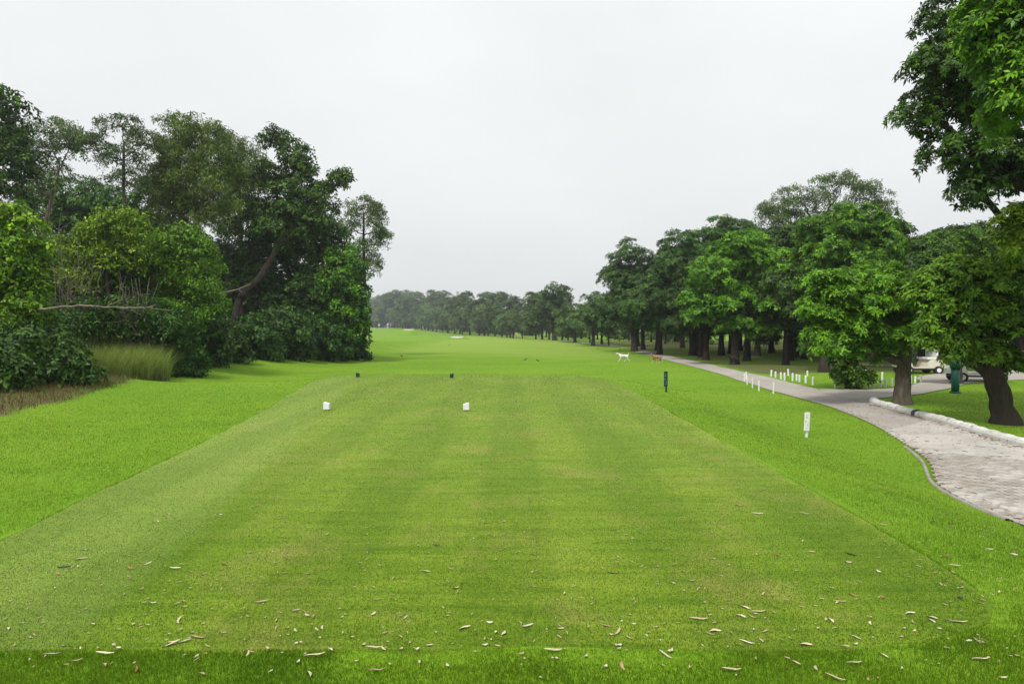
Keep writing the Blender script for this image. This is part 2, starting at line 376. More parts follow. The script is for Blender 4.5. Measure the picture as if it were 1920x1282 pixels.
RAG = np.stack([np.interp(_s, _l, _o[:, 0]), np.interp(_s, _l, _o[:, 1])], -1); _w = np.convolve(_r.normal(0, 1, len(_s) + 8), np.ones(9) / 3, 'valid') * .016 + _r.normal(0, .007, len(_s))
_t = np.gradient(RAG, axis=0); _t /= np.linalg.norm(_t, axis=1)[:, None]; RAG = RAG + np.stack([_t[:, 1], -_t[:, 0]], -1) * _w[:, None]
vs = [bm.verts.new((p[0], p[1], 0.0)) for p in RAG]
f = bm.faces.new(vs)
if f.normal.z < 0: f.normal_flip()
ex = bmesh.ops.extrude_edge_only(bm, edges=list(bm.edges))
cxy = TEE.mean(0)
for v in [e for e in ex['geom'] if isinstance(e, bmesh.types.BMVert)]:
    dv = Vector((v.co.x - cxy[0], v.co.y - cxy[1], 0)).normalized(); v.co += dv * 0.05; v.co.z = -0.05
bmesh.ops.triangulate(bm, faces=bm.faces[:])
me = bpy.data.meshes.new('tee_box'); bm.to_mesh(me); bm.free(); me.materials.append(M['tee'])
tag(link('tee_box', me), 'closely mown pale green tee platform with rounded corners', kind='structure')

# ------------------------------------------------------------------ paths
def path_mat():
    m, t, b, o = new_mat('path_concrete')
    n1 = noise(t, 0.7, 5); n2 = noise(t, 14, 4); n3 = noise(t, 2.6, 5)
    c = ramp(t, n1.outputs['Fac'], [(0.3, (0.27, 0.245, 0.21)), (0.7, (0.36, 0.335, 0.30))]).outputs[0]
    c = mixc(t, 0.35, c, ramp(t, n2.outputs['Fac'], [(0.3, (0.6, 0.6, 0.6)), (0.7, (1.3, 1.3, 1.3))]).outputs[0], 'MULTIPLY')
    c = mixc(t, ramp(t, n3.outputs['Fac'], [(0.6, (0, 0, 0)), (0.8, (0.5, 0.5, 0.5))]).outputs[0], c, (0.22, 0.15, 0.10))
    t.links.new(c, b.inputs['Base Color']); b.inputs['Roughness'].default_value = 0.85; bump(t, b, n2.outputs['Fac'], 0.3, 0.01); return m
M['path'] = path_mat()
def paver_mat():
    m, t, b, o = new_mat('paver_concrete')
    oi = N(t, 'ShaderNodeObjectInfo'); n2 = noise(t, 22, 4)
    n1 = noise(t, 0.6, 4, 'Object')
    c = ramp(t, oi.outputs['Random'], [(0.0, (0.25, 0.235, 0.21)), (0.5, (0.335, 0.315, 0.285)), (1.0, (0.42, 0.40, 0.37))]).outputs[0]
    c = mixc(t, 0.5, c, ramp(t, n2.outputs['Fac'], [(0.3, (0.6, 0.6, 0.6)), (0.7, (1.35, 1.33, 1.3))]).outputs[0], 'MULTIPLY')
    gp = N(t, 'ShaderNodeNewGeometry'); sn = N(t, 'ShaderNodeTexNoise'); sn.inputs['Scale'].default_value = .9; sn.inputs['Detail'].default_value = 6; sn.inputs['Roughness'].default_value = .65; t.links.new(gp.outputs['Position'], sn.inputs['Vector'])
    c = mixc(t, ramp(t, sn.outputs['Fac'], [(.45, (0, 0, 0)), (.68, (.6, .6, .6))]).outputs[0], c, (.20, .165, .125))
    t.links.new(c, b.inputs['Base Color']); b.inputs['Roughness'].default_value = 0.85; bump(t, b, n2.outputs['Fac'], 0.3, 0.006); return m
M['paver'] = paver_mat()
def ribbon(name, L, R, lift, n=8, cross=6, mat=None):
    L = catmull(L, n); R = catmull(R, n); k = len(L); V = []
    for i in range(k):
        for j in range(cross + 1):
            p = L[i] + (R[i] - L[i]) * j / cross; V.append((p[0], p[1], 0))
    V = np.array(V); V[:, 2] = terrain(V[:, 0], V[:, 1]) + lift
    ii, jj = np.mgrid[0:k - 1, 0:cross]; w = cross + 1
    Q = np.stack([ii * w + jj, ii * w + jj + 1, (ii + 1) * w + jj + 1, (ii + 1) * w + jj], -1).reshape(-1, 4)
    return link(name, np_mesh(name, V, Q, mat or M['path'], smooth=True)), L, R
MAIN_L = [(5.6, 4.2), (5.9, 6.0), (6.02, 7.4), (6.12, 8.3), (6.45, 9.4), (7.3, 10.9), (8.1, 13.0), (8.75, 15.2), (9.5, 18.6), (9.75, 22.0), (10.45, 27.5), (11.6, 36), (12.5, 49), (13.6, 62), (15, 80)]
MAIN_R = [(9.2, 4.2), (9.4, 6.0), (9.55, 8.0), (9.7, 9.8), (9.85, 11.2), (9.98, 12.4), (10.35, 14.6), (10.75, 16.8), (11.1, 19.2), (11.7, 22.5), (13.0, 31), (13.4, 38), (14.4, 49), (15.4, 62), (16.8, 80)]
path, PL, PR = ribbon('path', MAIN_L, MAIN_R, 0.022)
tag(path, 'pale paved cart path curving beside the tee into the wood', kind='structure')
BR_N = [(10.9, 18.9), (12.0, 20.6), (14.9, 22.6), (18.7, 26.2), (21.3, 28.4), (27, 31), (36, 33)]
BR_F = [(11.5, 23.0), (12.2, 24.6), (14.6, 24.5), (18.6, 28.4), (21.0, 32.2), (26, 36), (36, 38)]
br, _, _ = ribbon('path', BR_N, BR_F, 0.027)
tag(br, 'side branch of the pale path leading to the parked carts', kind='structure')
fp, _, _ = ribbon('path', [(14.6, 92), (13.2, 104), (11.2, 122), (9.8, 140)], [(16.4, 92), (15.0, 104), (13.2, 122), (11.6, 140)], 0.10)
tag(fp, 'thin pale stretch of path along the distant trees', kind='structure')
bp2, _, _ = ribbon('path', [(24, 41), (32, 41.5), (44, 40), (60, 40)], [(24, 43), (32, 43.5), (44, 42), (60, 42)], 0.05)
tag(bp2, 'pale cross path behind the parked carts', kind='structure')

# pavers laid in running bond, rows across the path
PW, PLN = 0.118, 0.215
def paver_mesh():
    b = MB(); b.box((0, 0, 0), (PLN - .010, PW - .010, 0.03), bev=0.006); o = b.build('paver', M['paver']); return o
def center_line(t):       # t index along ribbon
    i = min(int(t), len(PL) - 2); fr = t - i
    return PL[i] + (PL[i + 1] - PL[i]) * fr, PR[i] + (PR[i + 1] - PR[i]) * fr
spots = []
mid = (PL + PR) / 2
seg = np.r_[0, np.cumsum(np.hypot(*np.diff(mid, axis=0).T))]
s_pos = 0.0; row = 0
while s_pos < seg[-1]:
    t = np.interp(s_pos, seg, np.arange(len(seg))); A, B = center_line(t)
    if A[1] > 14.0: break
    wd = np.hypot(*(B - A)); dirx = (B - A) / wd; n = int(wd / PLN); off = (row % 2) * 0.5
    for k in range(n + 1):
        u = (k + 0.5 - off) * PLN
        if u < 0.08 or u > wd - 0.09: continue
        p = A + dirx * u
        if p[1] < 5.5 or p[0] / p[1] > 0.86: continue
        spots.append((p[0], p[1], math.atan2(dirx[1], dirx[0])))
    s_pos += PW; row += 1
spots.sort(key=lambda p: p[0] ** 2 + p[1] ** 2)
pv = paver_mesh(); pv.parent = path
first = True
zs = terrain(np.array([p[0] for p in spots]), np.array([p[1] for p in spots]))
rest = []
for i, (x, y, a_) in enumerate(spots):
    vis = x / y < 0.83
    if i < 300:
        o = pv if first else pv.copy()
        if not first: COL.objects.link(o); o.parent = path
        first = False
        o.location = (x, y, zs[i] + 0.022 + 0.001 * random.random()); o.rotation_euler = (random.uniform(-.01, .01), random.uniform(-.01, .01), a_ + random.uniform(-.012, .012))
    else: rest.append((x, y, zs[i], a_))
if rest:
    bv = np.array([v.co[:] for v in pv.data.vertices]); bt = [tuple(p.vertices) for p in pv.data.polygons]
    tri4 = np.array([p for p in bt if len(p) == 4]); tri3 = np.array([p for p in bt if len(p) == 3]).reshape(-1, 3)
    VV, Q4, Q3 = [], [], []
    for k, (x, y, z, a_) in enumerate(rest):
        c, s_ = math.cos(a_), math.sin(a_)
        w = bv.copy(); w[:, 0] = bv[:, 0] * c - bv[:, 1] * s_ + x; w[:, 1] = bv[:, 0] * s_ + bv[:, 1] * c + y; w[:, 2] += z + 0.022 + 0.001 * random.random()
        VV.append(w); Q4.append(tri4 + k * len(bv)); Q3.append(tri3 + k * len(bv))
    o = link('paver', np_mesh('paver_field', np.concatenate(VV), [np.concatenate(Q4), np.concatenate(Q3)], M['paver']), path); o['kind'] = 'stuff'

# thin concrete edging on the lawn side of the path
def edging(pts, w, h, name, mat, parent):
    P = catmull(pts, 8); T = np.gradient(P, axis=0); T /= np.linalg.norm(T, axis=1)[:, None]; Nn = np.stack([-T[:, 1], T[:, 0]], -1)
    V = []
    for i in range(len(P)):
        z = tz(*P[i])
        for (o_, hh) in ((-w / 2, -.05), (-w / 2, h), (w / 2, h), (w / 2, -.05)): V.append((P[i, 0] + Nn[i, 0] * o_, P[i, 1] + Nn[i, 1] * o_, z + hh))
    k = len(P); Q = [(i * 4 + j, i * 4 + j + 1, (i + 1) * 4 + j + 1, (i + 1) * 4 + j) for i in range(k - 1) for j in range(3)]
    return link(name, np_mesh(name, np.array(V), np.array(Q), mat), parent)
M['concrete'] = simple('concrete', (0.20, 0.18, 0.15), (0.32, 0.30, 0.26), 6, 0.9, 0.4)
edging([(5.97, 7.5), (6.05, 8.3), (6.36, 9.4), (7.2, 10.95), (7.75, 12.3)], 0.045, 0.03, 'edging', M['concrete'], path)

# kerb of white painted stones
KERB = catmull([(11.45, 19.75), (11.28, 19.45), (11.12, 19.0), (10.80, 16.9), (10.40, 14.7), (10.03, 12.4), (9.88, 10.6), (9.75, 9.0), (9.6, 7.4)], 40)
ks = np.r_[0, np.cumsum(np.hypot(*np.diff(KERB, axis=0).T))]
def kerb_mat():
    m, t, b, o = new_mat('kerb_whitewash')
    n1 = noise(t, 7, 5); n2 = noise(t, 2.5, 4); oi = N(t, 'ShaderNodeObjectInfo')
    f_ = ramp(t, n1.outputs['Fac'], [(0.56, (0, 0, 0)), (0.66, (0.8, 0.8, 0.8))]).outputs[0]
    c = mixc(t, f_, ramp(t, n2.outputs['Fac'], [(0.3, (0.46, 0.455, 0.42)), (0.7, (0.62, 0.615, 0.58))]).outputs[0], (0.27, 0.25, 0.22))
    t.links.new(c, b.inputs['Base Color']); b.inputs['Roughness'].default_value = 0.85; bump(t, b, n1.outputs['Fac'], 0.4, 0.02); return m
M['kerb'] = kerb_mat()
M['kerb_black'] = simple('kerb_black', (0.02, 0.02, 0.02), (0.08, 0.075, 0.07), 9, 0.8, 0.3)
kerb = empty('kerb', (10.6, 16, tz(10.6, 16))); tag(kerb, 'low kerb of whitewashed rounded stones along the paved path', kind='structure')
bpy.context.view_layer.update()
kinv = kerb.matrix_world.inverted()
def kerb_stone(s0, s1, mat):
    b = MB(); prof = [(-.12, -.06), (-.12, .10), (-.095, .155), (-.04, .18), (.04, .18), (.095, .155), (.12, .10), (.12, -.06)]
    st = np.linspace(s0, s1, 4); rings = []
    for k, s_ in enumerate(st):
        x = np.interp(s_, ks, KERB[:, 0]); y = np.interp(s_, ks, KERB[:, 1]); x2 = np.interp(s_ + .02, ks, KERB[:, 0]); y2 = np.interp(s_ + .02, ks, KERB[:, 1])
        x1 = np.interp(s_ - .02, ks, KERB[:, 0]); y1 = np.interp(s_ - .02, ks, KERB[:, 1])
        tx, ty = x2 - x1, y2 - y1; L = math.hypot(tx, ty); nxx, nyy = -ty / L, tx / L; z = tz(x, y)
        sc = 0.93 if k in (0, 3) else 1.0
        rings.append([b.bm.verts.new(kinv @ Vector((x + nxx * u * sc, y + nyy * u * sc, z + w * sc + dz))) for u, w in prof])
    n = len(prof)
    for k in range(3):
        for j in range(n - 1): b.bm.faces.new((rings[k][j], rings[k][j + 1], rings[k + 1][j + 1], rings[k + 1][j]))
    b.bm.faces.new(rings[0]); b.bm.faces.new(rings[-1][::-1])
    return b.build('kerb_stone', mat, kerb)
s_pos = 0.02; k = 0
while s_pos < ks[-1] - .5:
    L = random.uniform(0.36, 0.50); blk = False
    if s_pos > 3.0 and k < 100: L = 0.2; blk = True; k = 100
    dz = random.uniform(-.012, .012)
    st = kerb_stone(s_pos + .006, s_pos + L - .006, M['kerb_black' if blk else 'kerb'])
    if blk: st['label'] = 'short kerb stone painted black'
    s_pos += L; k += 1

# ------------------------------------------------------------------ plants
def tube(pts, rad, sides=6):
    P = np.array(pts, float); k = len(P); T = np.gradient(P, axis=0); T /= np.linalg.norm(T, axis=1)[:, None] + 1e-9
    ref = np.where(np.abs(T[:, 2:3]) > 0.9, np.array([[1.0, 0, 0]]), np.array([[0, 0, 1.0]]))
    U = np.cross(T, ref); U /= np.linalg.norm(U, axis=1)[:, None] + 1e-9; Vv = np.cross(T, U)
    an = np.arange(sides) * 2 * math.pi / sides
    R = np.array(rad)[:, None, None]
    V = P[:, None, :] + R * (np.cos(an)[None, :, None] * U[:, None, :] + np.sin(an)[None, :, None] * Vv[:, None, :])
    ii, jj = np.mgrid[0:k - 1, 0:sides]; j2 = (jj + 1) % sides
    Q = np.stack([ii * sides + jj, ii * sides + j2, (ii + 1) * sides + j2, (ii + 1) * sides + jj], -1).reshape(-1, 4)
    return V.reshape(-1, 3), Q
class Tubes:
    def __init__(s): s.V, s.Q, s.n = [], [], 0
    def add(s, pts, rad, sides=6):
        v, q_ = tube(pts, rad, sides); s.V.append(v); s.Q.append(q_ + s.n); s.n += len(v)
    def mesh(s, name, mat): return np_mesh(name, np.concatenate(s.V), np.concatenate(s.Q), mat, smooth=True)
def wander(a, b, k, amp, rg):
    t = np.linspace(0, 1, k)[:, None]; p = a + (b - a) * t
    w = np.cumsum(rg.normal(0, 1, (k, 3)), 0); w -= w[0] + (w[-1] - w[0]) * t
    return p + w * amp
def unit(v): return v / (np.linalg.norm(v, axis=-1, keepdims=True) + 1e-9)
# leaf habits: rosettes per clump, leaves per rosette, leaf length, width, clump radius, flatness, droop
HABIT = {
    'whorl':  dict(nr=8, nl=6, L=.20, w=.078, cr=.37, flat=.75, droop=.25, thick=.18),
    'whorlbig': dict(nr=9, nl=7, L=.19, w=.07, cr=.40, flat=.65, droop=.35, thick=.22),
    'broad':  dict(nr=14, nl=3, L=.15, w=.085, cr=.32, flat=.55, droop=.35, thick=.30),
    'fine':   dict(nr=22, nl=2, L=.17, w=.065, cr=.46, flat=.5, droop=.45, thick=.22),
    'droop':  dict(nr=16, nl=3, L=.22, w=.055, cr=.42, flat=.35, droop=1.0, thick=.45),
    'tuft':   dict(nr=9, nl=6, L=.255, w=.098, cr=.52, flat=.7, droop=.3, thick=.15),
}
PER = .63
def foliage(C, A, S, hab, rg, tint_mu=0.5):
    """leaves for clumps at C with axes A and scales S"""
    h = HABIT[hab]; m = len(C); nr, nl = h['nr'], h['nl']
    A = unit(A); ref = np.where(np.abs(A[:, 2:3]) > .9, np.array([[1., 0, 0]]), np.array([[0, 0, 1.]]))
    E1 = unit(np.cross(A, ref)); E2 = np.cross(A, E1)
    ph = rg.uniform(0, 2 * math.pi, (m, nr)); rr = np.sqrt(rg.uniform(0, 1, (m, nr))) * h['cr'] * S[:, None]
    hh = rg.normal(0, h['thick'] * h['cr'], (m, nr)) * S[:, None] - 0.45 * rr ** 2 / (h['cr'] * S[:, None])
    RC = C[:, None] + (rr * np.cos(ph))[..., None] * E1[:, None] + (rr * np.sin(ph))[..., None] * E2[:, None] + hh[..., None] * A[:, None]
    RA = unit(A[:, None] * h['flat'] + unit(rg.normal(0, 1, (m, nr, 3))) * (1 - h['flat']) + 0.35 * ((rr / (h['cr'] * S[:, None]))[..., None] * unit(RC - C[:, None])))
    RC = RC.reshape(-1, 3); RA = RA.reshape(-1, 3); n = len(RC)
    ref = np.where(np.abs(RA[:, 2:3]) > .9, np.array([[1., 0, 0]]), np.array([[0, 0, 1.]]))
    F1 = unit(np.cross(RA, ref)); F2 = np.cross(RA, F1)
    th = rg.uniform(0, 2 * math.pi, (n, 1)) + np.arange(nl)[None] * 2 * math.pi / nl + rg.normal(0, .25, (n, nl))
    D = np.cos(th)[..., None] * F1[:, None] + np.sin(th)[..., None] * F2[:, None]
    D = unit(D + RA[:, None] * rg.normal(.15, .3, (n, nl, 1)) - np.array([0, 0, h['droop']]) * rg.uniform(.5, 1.4, (n, nl, 1)))
    Sd = unit(np.cross(D, RA[:, None] + rg.normal(0, .25, (n, nl, 3)))); Up = np.cross(Sd, D)
    sc = np.repeat(S, nr)[:, None] * rg.uniform(.7, 1.25, (n, nl))
    L = (h['L'] * sc)[..., None] * 1.04; w = (h['w'] * sc)[..., None] * .53
    B = RC[:, None] + D * L * .06
    tip = B + D * L - np.array([0, 0, 1.]) * L * .12
    m1 = B + D * L * .48 + Sd * w + Up * w * .25; m2 = B + D * L * .48 - Sd * w + Up * w * .25
    V = np.stack([B, m1, tip, m2], -2).reshape(-1, 3)
    Q = np.arange(len(V)).reshape(-1, 4)
    ti = tint_mu + np.repeat(rg.normal(0, .17, m), nr)[:, None] + rg.normal(0, .21, (n, 1)) + rg.normal(0, .08, (n, nl))
    return V, Q, np.clip(ti, 0, 1).ravel()
def crown_clumps(lobes, rg, per_m2, sub=9, low=-0.45, sub_r=(.36, .52), fill=.22, cscale=(.75, 1.25), upbias=.55):
    C, A, S, subs = [], [], [], []
    for (c, r) in lobes:
        c = np.array(c); r = np.array(r); rm = r.mean()
        k = max(3, int(sub * rg.uniform(.8, 1.2))); i = np.arange(k) + .5
        z = 1 - (1 - low) * i / k; ph = i * 2.39996 + rg.uniform(0, 6.28)
        dr = unit(np.stack([np.sqrt(np.clip(1 - z * z, 0, 1)) * np.cos(ph), np.sqrt(np.clip(1 - z * z, 0, 1)) * np.sin(ph), z], -1) + rg.normal(0, .22, (k, 3)))
        for d_ in dr:
            sc_ = c + d_ * r * rg.uniform(.62, .85); sr = r * rg.uniform(*sub_r) * np.array([1.15, 1.15, .8])
            subs.append((c, sc_))
            area = 4 * math.pi * (np.prod(sr) ** (2 / 3)); m = max(3, int(area * per_m2 * .6))
            dd = unit(rg.normal(0, 1, (m * 3, 3)) + d_ * .55 + np.array([0, 0, upbias]))
            dd = dd[:m]
            C.append(sc_ + dd * sr * rg.uniform(.72, 1.06, (m, 1))); A.append(dd * .7 + np.array([0, 0, .75]) + d_ * .25); S.append(rg.uniform(*cscale, m))
        m = int(4 * math.pi * (np.prod(r) ** (2 / 3)) * per_m2 * fill)
        dd = unit(rg.normal(0, 1, (m, 3))); C.append(c + dd * r * rg.uniform(.2, .8, (m, 1))); A.append(dd * .4 + np.array([0, 0, .8])); S.append(rg.uniform(*cscale, m))
    return np.concatenate(C), np.concatenate(A), np.concatenate(S), subs
NTRI = [0]
def tree(name, label, base, trunk, lobes, mat, hab='whorl', per_m2=2.6, scale=1.0, seed=0, group=None, cat='tree', bark='bark_dark', twigs=50, tint=.5, sides=8, parts=('trunk', 'crown'), **kw):
    """base: ground point; trunk: [(x,y,z,r)] offsets from base; lobes: [((x,y,z),(rx,ry,rz))] offsets from base"""
    rg = np.random.default_rng(1000 + seed)
    root = empty(name, base); tag(root, label, cat, group)
    tb = Tubes()
    if trunk:
        tp = np.array(trunk, float)
        n = max(5, int(5 * len(tp))); tt = np.linspace(0, len(tp) - 1, n); cr = catmull(tp, 6); n = len(cr)
        cr[1:-1, :2] += rg.normal(0, .05, (n - 2, 2)) * cr[1:-1, 3:4]
        rad = cr[:, 3] * (1 + .03 * rg.normal(0, 1, n)); rad[0] *= 1.45; rad[1] *= 1.2; rad[2] *= 1.06
        cr0 = cr.copy(); cr0[0, 2] -= .15
        tb.add(cr0[:, :3], rad, sides)
        top = tp[-1, :3]; rt = tp[-1, 3]
    else: top = np.array([0, 0, 0.0]); rt = .04
    C, A, S, subs = crown_clumps(lobes, rg, PER * per_m2 / scale ** 2, **kw)
    for (c, r) in lobes:
        c = np.array(c)
        if trunk:
            # leave the trunk somewhere below the lobe
            zz = np.clip(c[2] - np.hypot(c[0], c[1]) * .6, tp[0, 2] + .45 * (tp[-1, 2] - tp[0, 2]), tp[-1, 2])
            st = np.array([np.interp(zz, cr[:, 2], cr[:, j]) for j in range(3)]); r0 = np.interp(zz, cr[:, 2], cr[:, 3]) * .62
        else: st = top + np.array([rg.normal(0, .1), rg.normal(0, .1), 0]); r0 = .05
        md = (st + c) / 2 + np.array([0, 0, -.08 * np.linalg.norm(c - st)])
        P = np.concatenate([wander(st, md, 4, .04 * np.linalg.norm(c - st), rg), wander(md, c, 4, .05 * np.linalg.norm(c - st), rg)[1:]])
        tb.add(P, np.linspace(r0, max(.025, r0 * .3), len(P)), 6)
    for (c, s_) in subs:
        L = np.linalg.norm(s_ - c); tb.add(wander(c, s_, 5, .05 * L, rg), np.linspace(.035, .012, 5) * max(1, rt * 4), 4)
    if twigs:
        pick = rg.choice(len(C), min(twigs, len(C)), replace=False); sc_ = np.array([s_ for _, s_ in subs])
        for i in pick:
            j = np.argmin(((sc_ - C[i]) ** 2).sum(1)); tb.add(wander(sc_[j], C[i], 4, .04, rg), np.linspace(.016, .006, 4), 3)
    V, Q, ti = foliage(C, A, S * scale, hab, rg, tint)
    NTRI[0] += len(Q) * 2 + sum(len(q_) for q_ in tb.Q) * 2
    link(parts[0], tb.mesh(parts[0], M[bark]), root)
    link(parts[1], np_mesh(parts[1], V, Q, M[mat], ti), root)
    return root
def px_lobes(base, d, L):
    """lobes measured as outlines at distance d, given as offsets from the base in metres"""
    o = []
    for l in L:
        dd = d + (l[4] if len(l) > 4 else 0)
        p = at(l[0], l[1], dd); k = dd / F_PX; rx, rz = l[2] * k, l[3] * k
        o.append((p - base, (rx, (rx + rz) / 2 if len(l) < 6 else l[5], rz)))
    return o
def px_tree(name, label, d, bx, L, mat, trunk_px=None, r=.2, **kw):
    """a tree standing at distance d; trunk_px: further (px,py) points the trunk passes through"""
    X = (bx - 960) / F_PX * d / CP
    base = np.array([X, d, tz(X, d)])
    lob = px_lobes(base, d, L)
    tr = None
    if r:
        tr = [(0, 0, 0, r)]
        pts = trunk_px or []
        for k, (px, py) in enumerate(pts):
            p = at(px, py, d) - base; tr.append((p[0], p[1], p[2], r * (1 - .55 * (k + 1) / len(pts))))
        if not pts:
            zc = np.mean([l[0][2] for l in lob]); xc = np.mean([l[0][0] for l in lob]); yc = np.mean([l[0][1] for l in lob])
            tr += [(xc * .15, yc * .15, zc * .35, r * .85), (xc * .5, yc * .5, zc * .8, r * .6), (xc * .8, yc * .8, zc * 1.1, r * .35)]
    return tree(name, label, base, tr, lob, mat, **kw)

# --- hero trees by the path
px_tree('shade_tree', 'small broad tree with thick grey trunk at the kerb nose beside the path junction', 19.2, 1693,
        [(1640, 555, 80, 52), (1575, 575, 60, 50), (1705, 560, 55, 50), (1600, 635, 75, 42), (1680, 628, 62, 42), (1555, 530, 38, 28), (1640, 520, 55, 30, .6), (1560, 610, 40, 40), (1650, 590, 90, 60, 1.2)],
        'leaf_bright', [(1694, 700), (1698, 650), (1690, 590)], r=.245, hab='whorl', per_m2=7.2, scale=.60, seed=1, bark='bark', sides=14, tint=.6, twigs=160)
px_tree('shade_tree', 'leaning thick dark trunk tree with low leafy crown standing behind the white kerb', 15.2, 1888,
        [(1815, 535, 70, 52), (1900, 535, 80, 62), (1780, 600, 50, 50), (1870, 615, 80, 55), (1975, 560, 90, 80), (1845, 655, 45, 26), (1800, 505, 45, 25), (1790, 650, 35, 30), (1750, 560, 40, 40), (1755, 625, 34, 34), (1900, 670, 60, 26, .5), (1900, 580, 100, 70, 1.2)],
        'leaf_bright', [(1868, 720), (1845, 660), (1850, 590)], r=.27, hab='whorl', per_m2=7.2, scale=.58, seed=2, bark='bark_dark', sides=14, tint=.64, twigs=160)
px_tree('shade_tree', 'leafy tree on the grass island ringed by white posts', 25, 1600,
        [(1600, 600, 62, 50), (1565, 640, 45, 36), (1640, 645, 52, 40), (1600, 560, 60, 45)], 'leaf_mid', r=.26, hab='whorl', per_m2=7, scale=.85, seed=3, tint=.5)
px_tree('shoot_bush', 'leafy shoots sprouting round the island tree trunk', 24.6, 1600, [(1590, 700, 28, 20), (1615, 708, 24, 14), (1580, 680, 18, 22)], 'leaf_mid', r=0, hab='broad', per_m2=16, seed=4, cat='bush', twigs=40, parts=('stem', 'foliage'), scale=.8)

# --- overhanging tree
px_tree('overhanging_tree', 'tall dark tree whose high boughs overhang the path and lawn', 16.0, 2180,
        [(1850, 40, 100, 100), (1775, 150, 75, 80), (1900, 170, 100, 90), (1745, 215, 55, 38), (1815, 290, 75, 55), (1890, 320, 80, 50), (1835, 355, 40, 38), (2000, 60, 130, 130), (2020, 290, 100, 70), (1960, -120, 120, 90), (1830, -70, 80, 70), (2120, 150, 120, 120), (1800, 90, 60, 70)],
        'leaf_mid', [(2170, 300), (2120, 120), (2060, 0)], r=.38, hab='whorlbig', per_m2=4.6, scale=.66, seed=5, tint=.4, twigs=250, sides=12, fill=.2)
px_tree('overhanging_tree', 'tree with fresh bright green leaf whorls hanging below the dark boughs', 12.0, 2260,
        [(1880, 60, 55, 80), (1950, 140, 90, 110), (1905, 180, 50, 50), (1990, 20, 110, 120), (1840, 40, 30, 60)],
        'leaf_bright', [(2240, 300), (2150, 150)], r=.2, hab='whorlbig', per_m2=6, scale=.62, seed=6, tint=.62, twigs=100)
px_tree('young_tree', 'young tree with drooping yellow-green leaves under the overhanging boughs', 13.2, 2010,
        [(1908, 410, 34, 32), (1955, 440, 55, 50), (2010, 430, 70, 70), (1895, 440, 20, 18)],
        'leaf_lime', r=.1, hab='whorl', per_m2=8, scale=.62, seed=7, tint=.42)

# --- mid distance row
px_tree('layered_tree', 'bright green tree with tiered layers of leaves overhanging the bend of the path', 44, 1378,
        [(1390, 475, 58, 42), (1335, 515, 45, 34), (1440, 500, 45, 46), (1365, 575, 62, 36), (1440, 565, 55, 42), (1318, 590, 38, 26), (1400, 530, 70, 50, 1.5), (1300, 560, 24, 18), (1400, 615, 55, 25)],
        'leaf_bright', r=.30, hab='tuft', per_m2=3.2, scale=.78, seed=10, tint=.5, low=-.3)
px_tree('layered_tree', 'rounded bright green tree rising above the island tree', 36, 1545,
        [(1590, 425, 78, 42), (1545, 465, 45, 45), (1640, 455, 42, 52), (1590, 500, 70, 50), (1535, 535, 38, 36), (1655, 520, 28, 40), (1585, 470, 90, 60, 1.5), (1560, 580, 50, 40)],
        'leaf_bright', r=.28, hab='tuft', per_m2=3.3, scale=.72, seed=11, tint=.45, low=-.3)
px_tree('spreading_tree', 'tall grey-green tree with open spreading limbs above the wood', 58, 1490,
        [(1578, 345, 52, 24), (1500, 372, 48, 28), (1622, 372, 38, 26), (1462, 415, 38, 30), (1535, 398, 52, 24), (1478, 448, 38, 26), (1650, 405, 30, 34), (1560, 420, 60, 24), (1440, 395, 20, 18)],
        'leaf_grey', [(1498, 560), (1500, 470), (1530, 420)], r=.36, hab='fine', per_m2=3.4, scale=1.1, seed=12, tint=.5, twigs=300)
px_tree('spreading_tree', 'flat-topped green tree behind the floodlight', 39, 1800,
        [(1790, 455, 78, 26), (1735, 485, 48, 34), (1850, 475, 58, 34), (1702, 520, 28, 40), (1800, 515, 80, 40), (1880, 500, 50, 46), (1760, 560, 70, 50), (1850, 570, 70, 50)],
        'leaf_bright', r=.3, hab='tuft', per_m2=3.2, scale=.78, seed=13, tint=.42)
px_tree('round_tree', 'dark rounded tree between the two taller layered trees', 47, 1685, [(1685, 490, 28, 34), (1690, 550, 50, 60), (1660, 590, 50, 50)], 'leaf_mid', r=.25, hab='tuft', per_m2=3.6, seed=14, tint=.45)
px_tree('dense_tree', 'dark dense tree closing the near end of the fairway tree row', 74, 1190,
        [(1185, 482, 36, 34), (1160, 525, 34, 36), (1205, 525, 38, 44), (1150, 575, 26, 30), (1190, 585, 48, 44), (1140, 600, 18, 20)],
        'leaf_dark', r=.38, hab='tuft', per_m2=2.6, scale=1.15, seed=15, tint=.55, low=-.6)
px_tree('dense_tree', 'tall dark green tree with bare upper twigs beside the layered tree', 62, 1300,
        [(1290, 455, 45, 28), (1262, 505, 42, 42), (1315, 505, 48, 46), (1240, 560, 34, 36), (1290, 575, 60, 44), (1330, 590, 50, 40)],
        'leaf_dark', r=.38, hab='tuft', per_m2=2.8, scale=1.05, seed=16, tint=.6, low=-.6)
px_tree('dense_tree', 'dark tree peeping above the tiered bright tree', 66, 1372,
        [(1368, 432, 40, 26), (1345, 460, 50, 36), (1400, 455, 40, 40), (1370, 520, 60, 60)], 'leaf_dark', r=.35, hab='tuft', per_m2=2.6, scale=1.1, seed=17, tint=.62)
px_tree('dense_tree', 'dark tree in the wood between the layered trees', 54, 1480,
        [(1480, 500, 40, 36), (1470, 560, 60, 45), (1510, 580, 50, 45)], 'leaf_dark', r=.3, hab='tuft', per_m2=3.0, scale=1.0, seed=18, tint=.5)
px_tree('low_tree', 'low green tree where the distant path meets the wood', 98, 1112, [(1115, 570, 26, 26), (1100, 598, 30, 22), (1135, 600, 24, 24)], 'leaf_far', r=.3, hab='tuft', per_m2=2.0, scale=1.35, seed=19, tint=.55, low=-.6)
